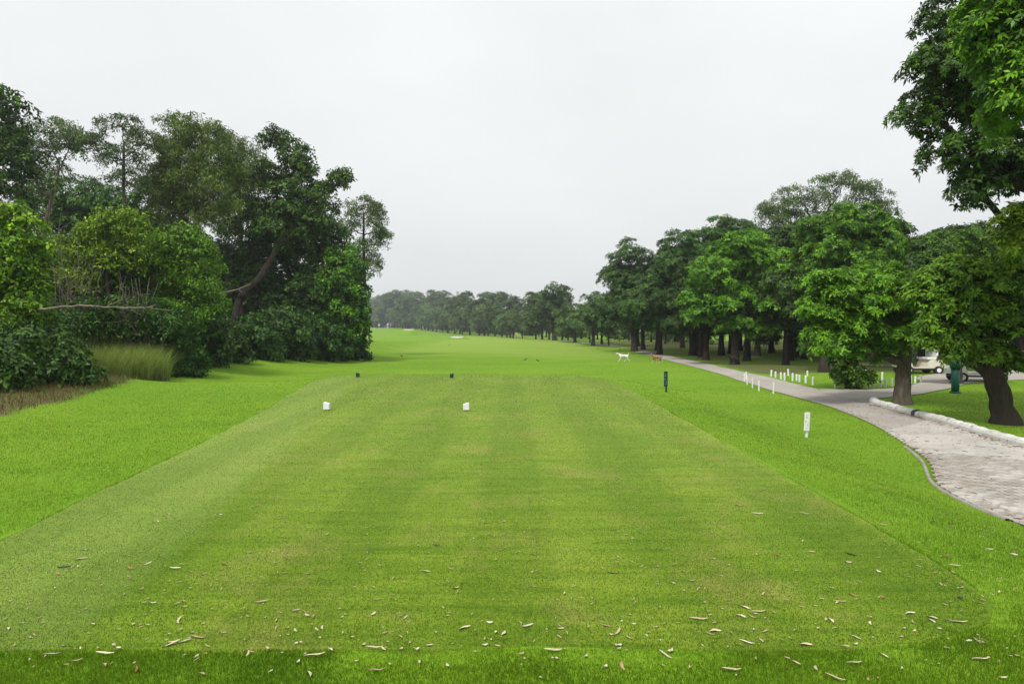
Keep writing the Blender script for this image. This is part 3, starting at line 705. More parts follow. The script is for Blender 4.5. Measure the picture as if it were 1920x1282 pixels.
px_tree('low_tree', 'pale green low tree beside the tallest distant tree', 118, 1078, [(1078, 588, 24, 24), (1065, 605, 22, 18)], 'leaf_far', r=.28, hab='tuft', per_m2=1.8, scale=1.5, seed=20, tint=.75, low=-.6)
px_tree('lone_tall_tree', 'tallest dark tree standing out of the distant fairway tree row', 140, 1040,
        [(1035, 552, 34, 24), (1052, 560, 22, 22), (1015, 570, 24, 24), (1040, 590, 34, 28), (1000, 598, 16, 18)], 'leaf_far', r=.5, hab='tuft', per_m2=1.3, scale=1.8, seed=21, tint=.35, low=-.6)

# --- wooded edge beside the tee
OLV = 'leaf_olive'
px_tree('tall_tree', 'tall dark tree at the end of the wooded edge nearest the tee', 33, 2,
        [(-35, 300, 70, 80), (0, 205, 36, 45), (-20, 400, 70, 60), (-60, 220, 60, 60), (20, 300, 40, 50)], 'leaf_mid', r=.28, hab='broad', per_m2=3.2, scale=1.5, seed=30, tint=.35, bark='bark')
px_tree('tall_tree', 'feathery pale green tree with forked bare limbs', 38, 75,
        [(95, 250, 48, 28), (45, 280, 46, 38), (128, 275, 26, 34), (70, 335, 50, 34), (30, 340, 40, 40), (20, 260, 30, 26)], 'leaf_grey', [(80, 470), (95, 380), (110, 320)], r=.16, hab='fine', per_m2=3.4, scale=.95, seed=31, tint=.5, bark='bark', twigs=260, fill=.05)
px_tree('tall_tree', 'slender straight tree with thin open crown against the sky', 42, 233,
        [(228, 238, 40, 24), (182, 282, 36, 24), (268, 270, 34, 28), (228, 300, 36, 26), (240, 345, 36, 24), (165, 265, 22, 16)], 'leaf_grey', [(233, 460), (232, 350), (232, 270)], r=.15, hab='fine', per_m2=3.2, scale=.95, seed=32, tint=.3, bark='bark', twigs=260, fill=.05)
px_tree('tall_tree', 'thin twiggy tree with dark sparse leaves behind the lime shrubs', 50, 140,
        [(150, 375, 55, 46), (105, 410, 46, 44), (195, 395, 38, 44), (280, 380, 36, 46), (150, 440, 60, 40)], 'leaf_dark', r=.18, hab='fine', per_m2=2.4, scale=1.15, seed=33, tint=.5, twigs=300, fill=.08)
px_tree('tall_tree', 'tall olive green tree with drooping sprays of leaves', 45, 380,
        [(345, 242, 44, 26), (385, 265, 44, 34), (335, 290, 46, 40), (412, 320, 46, 46), (350, 350, 56, 46), (410, 385, 50, 50), (330, 400, 50, 40), (300, 330, 30, 40)], OLV, r=.26, hab='droop', per_m2=4.2, scale=1.1, seed=34, tint=.55, bark='bark')
px_tree('tall_tree', 'yellowish olive tree between two taller trees in the wooded edge', 53, 452,
        [(455, 290, 34, 30), (440, 335, 40, 40), (470, 350, 40, 40), (430, 270, 20, 20), (450, 410, 50, 50)], OLV, r=.24, hab='droop', per_m2=2.8, scale=1.2, seed=35, tint=.45, bark='bark_pale')
px_tree('tall_tree', 'big tree with leaning forked trunk and high tufted leaf heads', 48, 425,
        [(515, 262, 28, 24), (552, 296, 32, 28), (500, 330, 40, 36), (560, 340, 40, 30), (515, 385, 56, 44), (580, 385, 44, 36), (638, 335, 17, 17), (605, 355, 22, 12), (560, 310, 20, 20), (540, 430, 70, 50)],
        'leaf_mid', [(450, 560), (490, 515), (530, 440), (545, 360)], r=.34, hab='broad', per_m2=5.0, scale=1.45, seed=36, tint=.45, bark='bark', twigs=250)
px_tree('fig_tree', 'broad dense dark tree massing at the fairway end of the wooded edge', 51, 560,
        [(480, 440, 70, 56), (560, 445, 80, 56), (615, 470, 52, 56), (500, 520, 70, 50), (600, 545, 70, 60), (645, 550, 38, 60), (550, 590, 90, 50), (440, 500, 40, 60), (620, 600, 60, 40), (540, 500, 90, 70, 2)],
        'leaf_mid', r=.45, hab='broad', per_m2=4.2, scale=1.8, seed=37, tint=.36, low=-.7, fill=.2)
px_tree('tall_tree', 'sparse see-through tree sticking out beyond the dense dark tree', 60, 680,
        [(680, 392, 30, 24), (655, 425, 22, 34), (708, 425, 20, 30), (690, 470, 30, 28), (715, 445, 18, 18), (690, 500, 24, 24), (705, 395, 14, 16)], OLV, [(684, 560), (682, 470), (682, 400)], r=.2, hab='fine', per_m2=3.2, scale=1.1, seed=38, tint=.3, twigs=260, fill=.06, bark='bark_dark')
px_tree('leafy_tree', 'fresh green leafy tree at the tip of the wooded edge by the fairway', 48, 645,
        [(645, 495, 34, 38), (668, 545, 24, 38), (640, 590, 42, 40), (672, 595, 16, 26), (625, 540, 36, 46), (650, 630, 36, 22), (615, 630, 40, 24)], 'leaf_bright', r=.2, hab='broad', per_m2=5.5, scale=1.5, seed=39, tint=.32, low=-.7)
px_tree('lime_tree_shrub', 'tall lime green shrub above the fallen branch', 29, 212,
        [(222, 412, 44, 22), (190, 432, 34, 22), (252, 436, 32, 24), (150, 462, 40, 24), (190, 478, 36, 22), (120, 500, 30, 20), (240, 480, 40, 26), (150, 520, 36, 26)], 'leaf_lime', r=.1, hab='fine', per_m2=6.5, scale=.95, seed=40, tint=.4, cat='shrub', low=-.6)
px_tree('lime_tree_shrub', 'tall lime topped shrub beside the leaning forked tree', 31, 335,
        [(338, 440, 40, 18), (300, 462, 34, 24), (372, 466, 34, 26), (330, 490, 46, 26), (290, 510, 30, 28), (385, 520, 34, 34), (340, 545, 60, 36), (390, 570, 34, 34), (320, 590, 70, 34)], 'leaf_bright', r=.1, hab='fine', per_m2=6, scale=1.0, seed=41, tint=.58, cat='shrub', low=-.7)
px_tree('vine_covered_tree', 'small tree smothered in hanging yellow-green vine leaves', 20, 20,
        [(20, 425, 46, 44), (48, 480, 36, 50), (10, 520, 50, 60), (60, 545, 22, 36), (-50, 470, 60, 90), (30, 585, 50, 40)], 'leaf_lime', r=.14, hab='broad', per_m2=9, scale=.85, seed=42, tint=.3, low=-.8)
def bush(label, d, bx, L, mat, seed, hab='broad', per_m2=7, scale=1.0, tint=.5, group=None):
    gy = HZ + (CAM_Z - tz((bx - 960) / F_PX * d, d)) * F_PX / d; x0 = min(l[0] - l[2] * .6 for l in L); x1 = max(l[0] + l[2] * .6 for l in L); hh = max(8, (gy - min(l[1] for l in L)) * .32)
    L = list(L) + [(x0 + (x1 - x0) * k / 3, gy - hh * .8, (x1 - x0) * .24, hh, .3) for k in range(4)]
    return px_tree('bush', label, d, bx, L, mat, r=0, hab=hab, per_m2=per_m2, scale=scale, seed=seed, cat='bush', tint=tint, twigs=50, low=-.8, parts=('stem', 'foliage'), group=group)
bush('broad dark green bush standing on the straw bank', 18.4, 85, [(60, 655, 50, 45), (110, 670, 42, 40), (40, 690, 50, 35), (90, 695, 50, 28), (130, 690, 30, 34)], 'leaf_dark', 50, per_m2=15, scale=.95, tint=.6)
bush('dark bush at the brown end of the straw bank', 16.6, 0, [(0, 685, 34, 34), (-30, 690, 50, 50), (10, 715, 30, 26)], 'leaf_dark', 51, per_m2=16, scale=.9, tint=.5)
bush('rounded green bush where the straw bank meets the lawn', 28.5, 335, [(320, 645, 34, 26), (352, 655, 24, 20), (300, 660, 30, 22), (335, 640, 24, 20)], 'leaf_mid', 52, per_m2=9, scale=1.0, tint=.45)
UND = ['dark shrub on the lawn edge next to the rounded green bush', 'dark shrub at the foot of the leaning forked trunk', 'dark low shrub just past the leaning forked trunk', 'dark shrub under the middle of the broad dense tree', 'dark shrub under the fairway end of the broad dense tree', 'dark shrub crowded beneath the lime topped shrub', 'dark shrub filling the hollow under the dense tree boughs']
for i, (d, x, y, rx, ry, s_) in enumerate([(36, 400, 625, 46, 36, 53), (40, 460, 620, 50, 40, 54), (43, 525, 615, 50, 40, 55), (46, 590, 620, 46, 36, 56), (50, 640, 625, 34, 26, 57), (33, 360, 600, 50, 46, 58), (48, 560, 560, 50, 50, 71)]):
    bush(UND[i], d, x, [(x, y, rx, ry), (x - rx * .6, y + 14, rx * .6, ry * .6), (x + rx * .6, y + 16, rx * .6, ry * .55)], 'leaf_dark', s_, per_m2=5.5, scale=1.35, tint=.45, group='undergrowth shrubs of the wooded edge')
bush('dark leafy shrub under the lime crowned shrub', 30.5, 200, [(180, 520, 70, 44), (250, 530, 60, 50), (110, 550, 60, 40)], 'leaf_mid', 72, per_m2=5, scale=1.2, tint=.3)
px_tree('tall_tree', 'dark bushy tree filling the gap behind the slender straight tree', 47, 190,
        [(130, 400, 50, 40), (190, 380, 50, 36), (250, 400, 50, 44), (300, 360, 36, 44), (90, 370, 44, 40), (30, 400, 50, 50), (210, 440, 90, 40)], 'leaf_mid', r=.2, hab='broad', per_m2=3.2, scale=1.5, seed=43, tint=.3, bark='bark')
TAN = ['tangled green shrub under the thick end of the long fallen branch', 'tangled green shrub under the thin forked end of the fallen branch', 'tangled green shrub between the tall grass and the lime topped shrub', 'tangled green shrub between the vine covered tree and the tall grass', 'tangled green shrub among the bare twiggy stems']
for i, (d, x, y, rx, ry, s_) in enumerate([(26, 130, 590, 60, 40, 60), (27, 230, 600, 60, 44, 61), (28, 310, 605, 50, 44, 62), (23, 60, 610, 50, 40, 63), (31, 90, 540, 50, 50, 64)]):
    bush(TAN[i], d, x, [(x, y, rx, ry), (x - rx * .6, y + 14, rx * .6, ry * .6), (x + rx * .6, y + 16, rx * .6, ry * .55)], 'leaf_mid', s_, hab='fine', per_m2=5.5, scale=.9, tint=.3, group='tangled shrubs behind the bank')

# --- standing copies: three plain trees for the wood and the far rows
def proto(seed, H, wd, mat, scale, per, tint, trunk_h=.28):
    rg = np.random.default_rng(seed); lob = []
    for k in range(6):
        a_ = k * 1.05 + rg.uniform(0, .5); rr = wd * .5 * rg.uniform(.25, .6)
        r_ = wd * rg.uniform(.20, .34)
        lob.append(((math.cos(a_) * rr, math.sin(a_) * rr, H * rg.uniform(trunk_h + .18, .82)), (r_, r_, r_ * rg.uniform(.7, 1.0))))
    lob.append(((0, 0, H * .84), (wd * .26, wd * .26, H * .16)))
    return tree('wood_tree', 'x', (0, 0, 0), [(0, 0, 0, .3), (.1, .05, H * .3, .22), (.1, 0, H * .6, .16), (0, 0, H * .8, .08)], lob, mat, hab='tuft', per_m2=per, scale=scale, seed=seed, tint=tint, twigs=60, low=-.6)
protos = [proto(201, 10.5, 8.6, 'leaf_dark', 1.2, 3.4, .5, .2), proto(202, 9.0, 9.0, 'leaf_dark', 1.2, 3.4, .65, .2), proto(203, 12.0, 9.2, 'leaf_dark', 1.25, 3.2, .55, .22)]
farp = [proto(211, 12.5, 11, 'leaf_far', 2.1, 1.5, .45, .12), proto(212, 11.0, 12, 'leaf_far', 2.1, 1.5, .6, .10), proto(213, 14.0, 12, 'leaf_far', 2.2, 1.4, .4, .15), proto(214, 10.0, 10, 'leaf_far', 2.0, 1.5, .75, .08)]
used = set()
def place(pr, x, y, s_, label, group, rz=None):
    o = pr if id(pr) not in used else copy_tree(pr)
    used.add(id(pr))
    o.location = (x, y, tz(x, y) - .05); o.scale = (s_, s_, s_ * random.uniform(.92, 1.08)); o.rotation_euler = (0, 0, random.uniform(0, 6.28) if rz is None else rz)
    tag(o, label, 'tree', group); return o
rows = [(16.2, 52, .85), (15.9, 66, .95), (16.6, 82, 1.0), (17.4, 58, .9), (19.5, 44.5, .75), (22.5, 50, .9), (24, 60, 1), (21, 72, 1), (27, 46, .85), (31, 55, 1), (29, 68, 1.05), (35, 48, .9), (39, 58, 1), (36, 74, 1.1), (44, 52, 1), (50, 62, 1.1),
        (45, 46, .9), (55, 50, 1), (19, 50, .9), (25, 54, 1), (33, 61, 1.05), (20.5, 62, 1), (28, 76, 1.1), (38, 66, 1.1), (52, 56, 1.05), (60, 52, 1), (48, 72, 1.15), (18.5, 78, 1), (30, 49, .9), (41, 49, .95), (66, 84, 1.2), (80, 60, 1.2), (24, 88, 1.1), (33, 90, 1.1), (44, 82, 1.1), (60, 74, 1.15), (20, 96, 1.05), (30, 110, 1.1), (42, 104, 1.1), (62, 95, 1.2), (70, 62, 1.15), (26, 39.5, .7), (75, 80, 1.2), (55, 112, 1.2)]
for i, (x, y, s_) in enumerate(rows):
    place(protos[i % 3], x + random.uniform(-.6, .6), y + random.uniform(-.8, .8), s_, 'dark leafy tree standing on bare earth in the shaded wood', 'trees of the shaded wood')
# the row along the fairway, running away and round to the crest
LINE = catmull([(15.2, 92), (13.8, 112), (12.6, 132), (10.5, 155), (3, 182), (-7, 228), (-25, 290), (-48, 370), (-80, 450), (-120, 540)], 20)
ls = np.r_[0, np.cumsum(np.hypot(*np.diff(LINE, axis=0).T))]
s_pos = 4.0; k = 0
while s_pos < ls[-1]:
    x = np.interp(s_pos, ls, LINE[:, 0]); y = np.interp(s_pos, ls, LINE[:, 1]); g_ = np.interp(y, [90, 112, 150, 185, 230, 600], [.85, .60, .68, .95, 1.15, 2.0])
    place(farp[(k * 3 + k // 4) % 4], x + random.uniform(-1.2, 1.2), y + random.uniform(-1, 1), random.choice([.62, .8, .9, 1.0, 1.1, 1.22]) * random.uniform(.94, 1.06) * g_, 'hazy green tree in the long row lining the far fairway', 'far fairway tree row')
    s_pos += random.uniform(6.5, 9.5) * (1 + max(0, y - 170) / 200); k += 1
s_pos = 8.0
while s_pos < ls[-1]:
    x = np.interp(s_pos, ls, LINE[:, 0]) + 13; y = np.interp(s_pos, ls, LINE[:, 1]) + 9; g_ = np.interp(y, [100, 122, 160, 195, 240, 600], [.75, .55, .62, .9, 1.1, 2.0])
    place(farp[(k * 3 + k // 4) % 4], x + random.uniform(-3, 3), y + random.uniform(-3, 3), random.uniform(.85, 1.2) * g_, 'hazy green tree in the second rank behind the far fairway row', 'second rank of far trees')
    s_pos += random.uniform(10, 15) * (1 + max(0, y - 170) / 200); k += 1
for i in range(14):
    place(farp[i % 4], -85 - i * 12 + random.uniform(-3, 3), 640 + random.uniform(-20, 60), random.uniform(2.2, 3.1), 'pale tree in the farthest haze beyond the fairway crest', 'farthest trees beyond the crest')
for i in range(34):
    k = i / 34 * ls[-1]; x = np.interp(k, ls, LINE[:, 0]) + 20; y = np.interp(k, ls, LINE[:, 1]) + 16; g_ = 1 + max(0, y - 170) / 300
    o = place(farp[(i * 3) % 4], x + random.uniform(-4, 4), y + random.uniform(-4, 4), random.uniform(.45, .6) * g_, 'low bushy tree filling the gaps behind the far fairway row', 'low trees behind the far row'); o.location.z -= 1.6 * g_
for i in range(12):
    o = place(farp[(i * 3) % 4], -72 - i * 9 + random.uniform(-3, 3), 500 + i * 6, random.uniform(.7, .9), 'low hazy bush under the far end of the fairway row', 'low bushes at the far crest'); o.location.z -= 2.5
for i in range(12):
    place(protos[(i + 1) % 3], -27 - (i % 6) * 7.5 + random.uniform(-1.5, 1.5), 62 + (i // 6) * 14 + random.uniform(-3, 3), random.uniform(.9, 1.15), 'dark tree deep inside the wooded edge', 'inner trees of the wooded edge')
for i in range(8):
    place(farp[i % 4], 40 + i * 16 + random.uniform(-3, 3), 135 + random.uniform(-8, 8), random.uniform(.9, 1.1), 'tree closing the far side of the shaded wood', 'far side trees of the wood')
print('TREE TRIS', NTRI[0])

# --- tall feathery grass on the bank, bare thicket, fallen branches
def blades(P, H, Wd, lean, rg, bend=.35, segs=2):
    """grass blades as tapering strips; P (n,3) roots"""
    n = len(P); an = rg.uniform(0, 6.283, n); la = np.abs(rg.normal(0, lean, n)); az = rg.uniform(0, 6.283, n)
    S_ = np.stack([np.cos(an), np.sin(an), np.zeros(n)], -1) * (Wd * .5)[:, None]
    D = np.stack([np.cos(az) * np.sin(la), np.sin(az) * np.sin(la), np.cos(la)], -1) * H[:, None]
    if segs == 1:
        V = np.stack([P - S_, P + S_, P + D], 1); return V.reshape(-1, 3), np.arange(n * 3).reshape(-1, 3)
    mid_ = P + D * .5; tip = P + D + np.stack([np.cos(az), np.sin(az), -np.ones(n) * .5], -1) * (H * bend)[:, None]
    V = np.stack([P - S_, P + S_, mid_ + S_ * .8, mid_ - S_ * .8, tip], 1).reshape(-1, 3); b = np.arange(n)[:, None] * 5
    return V, [b + np.array([[0, 1, 2, 3]]), b + np.array([[3, 2, 4]])]
M['tall_grass'] = leaf_mat('tall_grass', (0.100, 0.180, 0.020), (0.360, 0.410, 0.150), .45, .8, .05)
for i, (px, py, d, rad, hh) in enumerate([(150, 690, 23.0, .9, 1.3), (190, 690, 24, 1.0, 1.5), (235, 686, 25, 1.0, 1.5), (272, 682, 26, .9, 1.4), (160, 670, 26, 1.0, 1.7), (222, 665, 27.5, 1.1, 1.7)]):
    rg = np.random.default_rng(300 + i); X = (px - 960) / F_PX * d; n = 2600
    P = np.zeros((n, 3)); a_ = rg.uniform(0, 6.28, n); r_ = np.sqrt(rg.uniform(0, 1, n)) * rad
    P[:, 0] = r_ * np.cos(a_); P[:, 1] = r_ * np.sin(a_); z0 = tz(X, d); P[:, 2] = terrain(P[:, 0] + X, P[:, 1] + d) - z0 - .03
    V, Fc = blades(P, hh * 1.2 * rg.uniform(.25, 1.1, n), np.full(n, .017), .30, rg, .22)
    o = link('tall_grass_clump', np_mesh('tall_grass_clump', V, Fc, M['tall_grass'], np.concatenate([rg.uniform(0, 1, n)] * 2)), None, (X, d, z0))
    tag(o, 'clump of tall feathery wild grass on the bank', 'tall grass', 'tall grass clumps on the bank')
def bare(label, d, bx, top_px, spread, n, seed, r=.03, group=None):
    rg = np.random.default_rng(seed); X = (bx - 960) / F_PX * d; b0 = np.array([X, d, tz(X, d)]); root = empty('bare_thicket', b0); tag(root, label, 'thicket', group)
    tb = Tubes(); H = at(bx, top_px, d)[2] - b0[2]
    for k in range(n):
        e = np.array([rg.normal(0, spread), rg.normal(0, spread * .6), H * rg.uniform(.5, 1.05)]); s0 = np.array([rg.normal(0, spread * .4), rg.normal(0, spread * .3), 0])
        P = wander(s0, e, 7, .12, rg); tb.add(P, np.linspace(r, .008, 7), 4)
        for j in range(5):
            q0 = P[rg.integers(2, 6)]; q1 = q0 + rg.normal(0, .5, 3) + np.array([0, 0, .35]); tb.add(wander(q0, q1, 4, .06, rg), np.linspace(.012, .005, 4), 3)
    link('twigs', tb.mesh('twigs', M['bark_pale']), root); return root
bare('brownish bare twiggy thicket behind the vine covered tree', 26, 110, 455, 1.0, 34, 401)
bare('thin leafless stems rising above the vine covered tree', 30, 60, 350, 1.2, 26, 402, .035)
bare('bare twig tangle between the two lime shrubs', 27, 265, 520, .7, 26, 403)
def fallen(label, pts, r0, d_off, seed, forks=4):
    rg = np.random.default_rng(seed); P = np.array([at(*p) for p in pts]); root = empty('fallen_branch', P[0]); tag(root, label, 'branch', None)
    P = P - P[0]; tb = Tubes(); Q_ = catmull(P, 5); tb.add(Q_ + rg.normal(0, .012, Q_.shape), np.linspace(r0, r0 * .35, len(Q_)), 7)
    for k in range(forks):
        s0 = Q_[int(len(Q_) * rg.uniform(.35, .9))]; e = s0 + np.array([rg.uniform(.2, .9), rg.normal(0, .3), rg.uniform(-.45, .3)]); tb.add(wander(s0, e, 5, .04, rg), np.linspace(r0 * .45, .008, 5), 5)
    link('bough', tb.mesh('bough', M['bark_pale']), root)
fallen('long pale fallen branch lying across the shrubs above the tall grass', [(75, 580, 19.4), (150, 573, 19.5), (200, 576, 19.6), (285, 577, 20.0)], .045, 0, 410, 6)
fallen('pale broken bough propped against the leaning forked trunk', [(408, 552, 44.5), (440, 544, 45), (470, 533, 45.4)], .09, 0, 411, 1)

def vnoise(x, y, cell, seed):
    """smooth random field, -1..1"""
    g = np.random.default_rng(seed).uniform(-1, 1, (256, 256)); u, v = np.asarray(x) / cell + 128.3, np.asarray(y) / cell + 40.7
    i, j = np.floor(u).astype(int), np.floor(v).astype(int); fu, fv = u - i, v - j; fu = fu * fu * (3 - 2 * fu); fv = fv * fv * (3 - 2 * fv)
    G = lambda a, b: g[a % 256, b % 256]
    return (G(i, j) * (1 - fu) + G(i + 1, j) * fu) * (1 - fv) + (G(i, j + 1) * (1 - fu) + G(i + 1, j + 1) * fu) * fv
# straw and dead grass lying on the bank
rg = np.random.default_rng(77)
X = rg.uniform(-16, -10.2, 26000); Y = rg.uniform(9.5, 25.5, 26000); k = poly_sd(BANK, X, Y) < -.02 + rg.normal(0, .06, 26000); X, Y = X[k], Y[k]
P = np.stack([X, Y, terrain(X, Y) + .005], -1); n = len(P)
V, Fc = blades(P, rg.uniform(.08, .26, n), np.full(n, .012), 1.25, rg, .1, 1)
M['straw'] = leaf_mat('straw', (0.050, 0.028, 0.016), (0.215, 0.135, 0.070), .2, .8)
k = rg.uniform(0, 1, n) < np.clip((P[:, 1] - 14.5) / 5, .06, .8) * (.5 + .5 * (vnoise(P[:, 0], P[:, 1], .5, 9) > 0))
g_n = int(k.sum()); Vg, Fg = blades(P[k], rg.uniform(.05, .20, g_n), np.full(g_n, .02), .8, rg, .1, 1)
tag(link('weeds', np_mesh('weeds', Vg, Fg, M['tall_grass'], rg.uniform(0, .7, g_n))), 'low yellowish weeds creeping over the straw bank', 'weeds', kind='stuff')
tag(link('straw', np_mesh('straw', V, Fc, M['straw'], rg.uniform(0, 1, n))), 'brown dead straw matted over the bank below the bushes', 'straw', kind='stuff')

# ------------------------------------------------------------------ grass blades near by
M['rough_blade'] = leaf_mat('rough_blade', (0.040, 0.120, 0.007), (0.215, 0.315, 0.020), .34, .8, .04)
M['tee_blade'] = leaf_mat('tee_blade', (0.038, 0.088, 0.007), (0.158, 0.226, 0.032), .35, .8, .04)
def scatter(n, dmin, dmax, xr, power, rg):
    """roots with density falling off with distance"""
    u = rg.uniform(0, 1, n); d = dmin * (dmax / dmin) ** (u ** power)
    x = rg.uniform(-1, 1, n) * d * xr; return x, d
rg = np.random.default_rng(88)
x, y = scatter(520000, 3.0, 25.0, .86, .95, rg); s_ = poly_sd(TEE, x, y)
inside = s_ < -0.02; path_d = poly_sd(np.concatenate([PL, PR[::-1]]), x, y)
xi, yi = x[inside], y[inside]; n = len(xi)
P = np.stack([xi, yi, np.zeros(n)], -1)
V, Fc = blades(P, rg.uniform(.006, .016, n) * (1 + yi * .03), np.maximum(.0032, yi * .00042), .6, rg, segs=1)
ti = np.clip(rg.normal(.42, .17, n) + .16 * vnoise(xi, yi, .55, 1) + .12 * vnoise(xi * .5, yi * 2, .5, 2) + .10 * vnoise(xi, yi, 1.9, 3) + .18 * (xi + .157 * yi < -1.95 + .06 * vnoise(xi, yi, .5, 4)), 0, 1)
tag(link('tee_grass', np_mesh('tee_grass', V, Fc, M['tee_blade'], ti)), 'short mown grass of the tee surface', 'grass', kind='stuff')
corner = np.exp(-((x - 2.6) ** 2 + (y - 4.1) ** 2) / 1.2)
out_ = (s_ > -(.05 + .30 * corner) * rg.exponential(.6, len(x)) + .02) & (rg.uniform(0, 1, len(x)) < np.clip((25 - y) / 10, 0, 1)) & (path_d > .03) & (poly_sd(BANK, x, y) > 0)
x2, y2 = scatter(330000, 3.0, 55.0, .86, .95, rg); s2 = poly_sd(TEE, x2, y2); o2 = (s2 > 0) & (rg.uniform(0, 1, len(x2)) < np.clip((55 - y2) / 25, 0, 1)) & (poly_sd(WOOD_R, x2, y2) > rg.normal(0, .5, len(x2))) & (poly_sd(WOOD_L, x2, y2) > 0) & (poly_sd(np.concatenate([PL, PR[::-1]]), x2, y2) > .03) & (poly_sd(BANK, x2, y2) > 0)
x3 = rg.uniform(-3.2, 3.6, 60000); y3 = rg.uniform(3.0, 3.75, 60000); s3 = poly_sd(TEE, x3, y3); o3 = s3 > -.06 * rg.exponential(.6, 60000) + .02 + .02 * vnoise(x3, y3, .15, 8)
xo = np.concatenate([x[out_], x2[o2], x3[o3]]); yo = np.concatenate([y[out_], y2[o2], y3[o3]]); so = np.concatenate([s_[out_], s2[o2], s3[o3]]); n = len(xo)
P = np.stack([xo, yo, np.maximum(terrain(xo, yo) - .004, np.where(so < 0, -.004, -9))], -1)
pn = vnoise(xo, yo, .8, 5) + .7 * vnoise(xo * .6, yo, 2.6, 6)
hgt = rg.uniform(.018, .038, n) * (1 + .22 * vnoise(xo, yo, .25, 7)) * np.where(so < 0, .6, np.where(yo < 4.4, np.clip(.5 + so / .15, .5, 1), 1.15 - .15 * np.clip(so / .3, 0, 1)))
V, Fc = blades(P, hgt, np.maximum(.0032, yo * .00048), .6, rg, segs=1)
tag(link('rough_grass', np_mesh('rough_grass', V, Fc, M['rough_blade'], np.clip(rg.normal(.47, .19, n) + .16 * pn, 0, 1))), 'longer green rough grass around the tee', 'grass', kind='stuff')

# ------------------------------------------------------------------ fallen leaves
def leaf_strip(L, w, curl, twist, seed, segs=6):
    rg = np.random.default_rng(seed); V = []
    for i in range(segs + 1):
        t = i / segs; ww = w * math.sin(math.pi * min(1, .06 + t * .92)) ** .8 * .5 + .0015
        x_ = (t - .5) * L; y_ = curl * L * (t - .5) ** 2 * 1.6; z_ = .004 + .10 * L * (t - .5) ** 2 + .02 * L * math.sin(t * 7 + seed)
        tw = twist * (t - .5)
        V += [(x_, y_ - ww * math.cos(tw), z_ - ww * math.sin(tw) + .004), (x_, y_, z_ - ww * .35), (x_, y_ + ww * math.cos(tw), z_ + ww * math.sin(tw) + .004)]
    Q = [(i * 3 + j, i * 3 + j + 1, i * 3 + 4 + j, i * 3 + 3 + j) for i in range(segs) for j in range(2)]
    return np.array(V), np.array(Q)
def dead_mat(name, a_, b_, c_):
    m, t, bs, o = new_mat(name); oi = N(t, 'ShaderNodeObjectInfo'); n = noise(t, 60, 3)
    c = ramp(t, oi.outputs['Random'], [(0, a_), (.5, b_), (1, c_)]).outputs[0]
    c = mixc(t, .35, c, ramp(t, n.outputs['Fac'], [(.3, (.55, .5, .45)), (.7, (1.15, 1.15, 1.1))]).outputs[0], 'MULTIPLY')
    t.links.new(c, bs.inputs['Base Color']); bs.inputs['Roughness'].default_value = .6; return m
M['dead_pale'] = dead_mat('dead_pale', (.62, .56, .40), (.34, .25, .13), (.58, .55, .45))
M['dead_brown'] = dead_mat('dead_brown', (.22, .10, .045), (.30, .15, .06), (.34, .20, .10))
M['dead_dark'] = dead_mat('dead_dark', (.03, .025, .02), (.05, .04, .03), (.07, .06, .05))
LP = []
for i, (L, w, cu, tw) in enumerate([(.105, .017, .25, .5), (.085, .020, -.3, 1.0), (.12, .014, .1, .3), (.06, .018, .3, 1.4), (.045, .020, 0, .6), (.13, .016, -.45, .8)]):
    v_, q_ = leaf_strip(L, w, cu, tw, 500 + i); LP.append((v_, q_))
def leaf_meshes(mat): return [np_mesh('fallen_leaf', v_, q_, mat, smooth=True) for v_, q_ in LP]
LM = {'p': leaf_meshes(M['dead_pale']), 'b': leaf_meshes(M['dead_brown']), 'd': leaf_meshes(M['dead_dark'])}
# the larger leaves: where they lie, length in picture widths, direction
BIG = [(310, 692, 2, 5), (590, 1233, 2, 3), (95, 1231, 2, 12), (196, 1229, 2, 4), (334, 1168, 5, 70), (345, 1208, 0, 20), (370, 1200, 2, -8), (322, 1213, 0, 30), (150, 1052, 0, 15), (328, 1069, 0, 8), (285, 1135, 3, -10), (490, 1133, 0, 8),
       (796, 1075, 0, -15), (855, 1107, 3, 25), (990, 1178, 0, 15), (917, 1172, 3, -15), (700, 1218, 2, 3), (1135, 1178, 2, -6), (1160, 1189, 0, 40), (1247, 1232, 2, -35), (1037, 1223, 2, -4), (705, 1261, 2, 0), (930, 1190, 4, 60), (945, 1193, 4, 40), (870, 1182, 1, 20), (838, 1252, 3, -50),
       (1165, 1253, 1, 60), (1135, 1255, 3, 30), (1310, 1165, 2, -4), (1422, 1151, 2, -6), (1396, 1143, 1, -20), (1390, 1159, 1, -25), (1560, 1168, 1, -60), (1575, 1132, 2, -2), (1705, 1154, 1, 10), (1748, 1162, 1, -30), (1798, 1171, 2, -6), (1603, 1247, 2, 5), (1655, 1232, 1, -35), (1840, 1240, 2, 0), (1372, 1260, 2, 5), (1565, 1275, 2, -30),
       (1508, 965, 2, -12), (1420, 966, 2, 0), (1385, 951, 1, -20), (1520, 1038, 1, 0), (1647, 1075, 3, -50), (1790, 1063, 2, -8), (1654, 986, 2, -20), (1400, 1209, 2, -30), (1510, 1213, 1, -10), (1583, 1216, 1, 0), (1340, 1187, 1, 10), (1590, 1058, 3, -30), (1900, 1042, 1, -30), (1853, 1033, 1, -10)]
leafn = [0]
def drop_leaf(x, y, kind, k, rz, sc, label, group):
    o = bpy.data.objects.new('fallen_leaf', LM[kind][k]); COL.objects.link(o); leafn[0] += 1
    on_tee = poly_sd(TEE, np.array([x]), np.array([y]))[0] < 0
    z = .004 if on_tee else tz(x, y) + .014
    o.location = (x, y, z); o.rotation_euler = (random.uniform(-.25, .25), random.uniform(-.15, .15), rz); o.scale = (sc, sc, sc)
    tag(o, label, 'leaf', group)
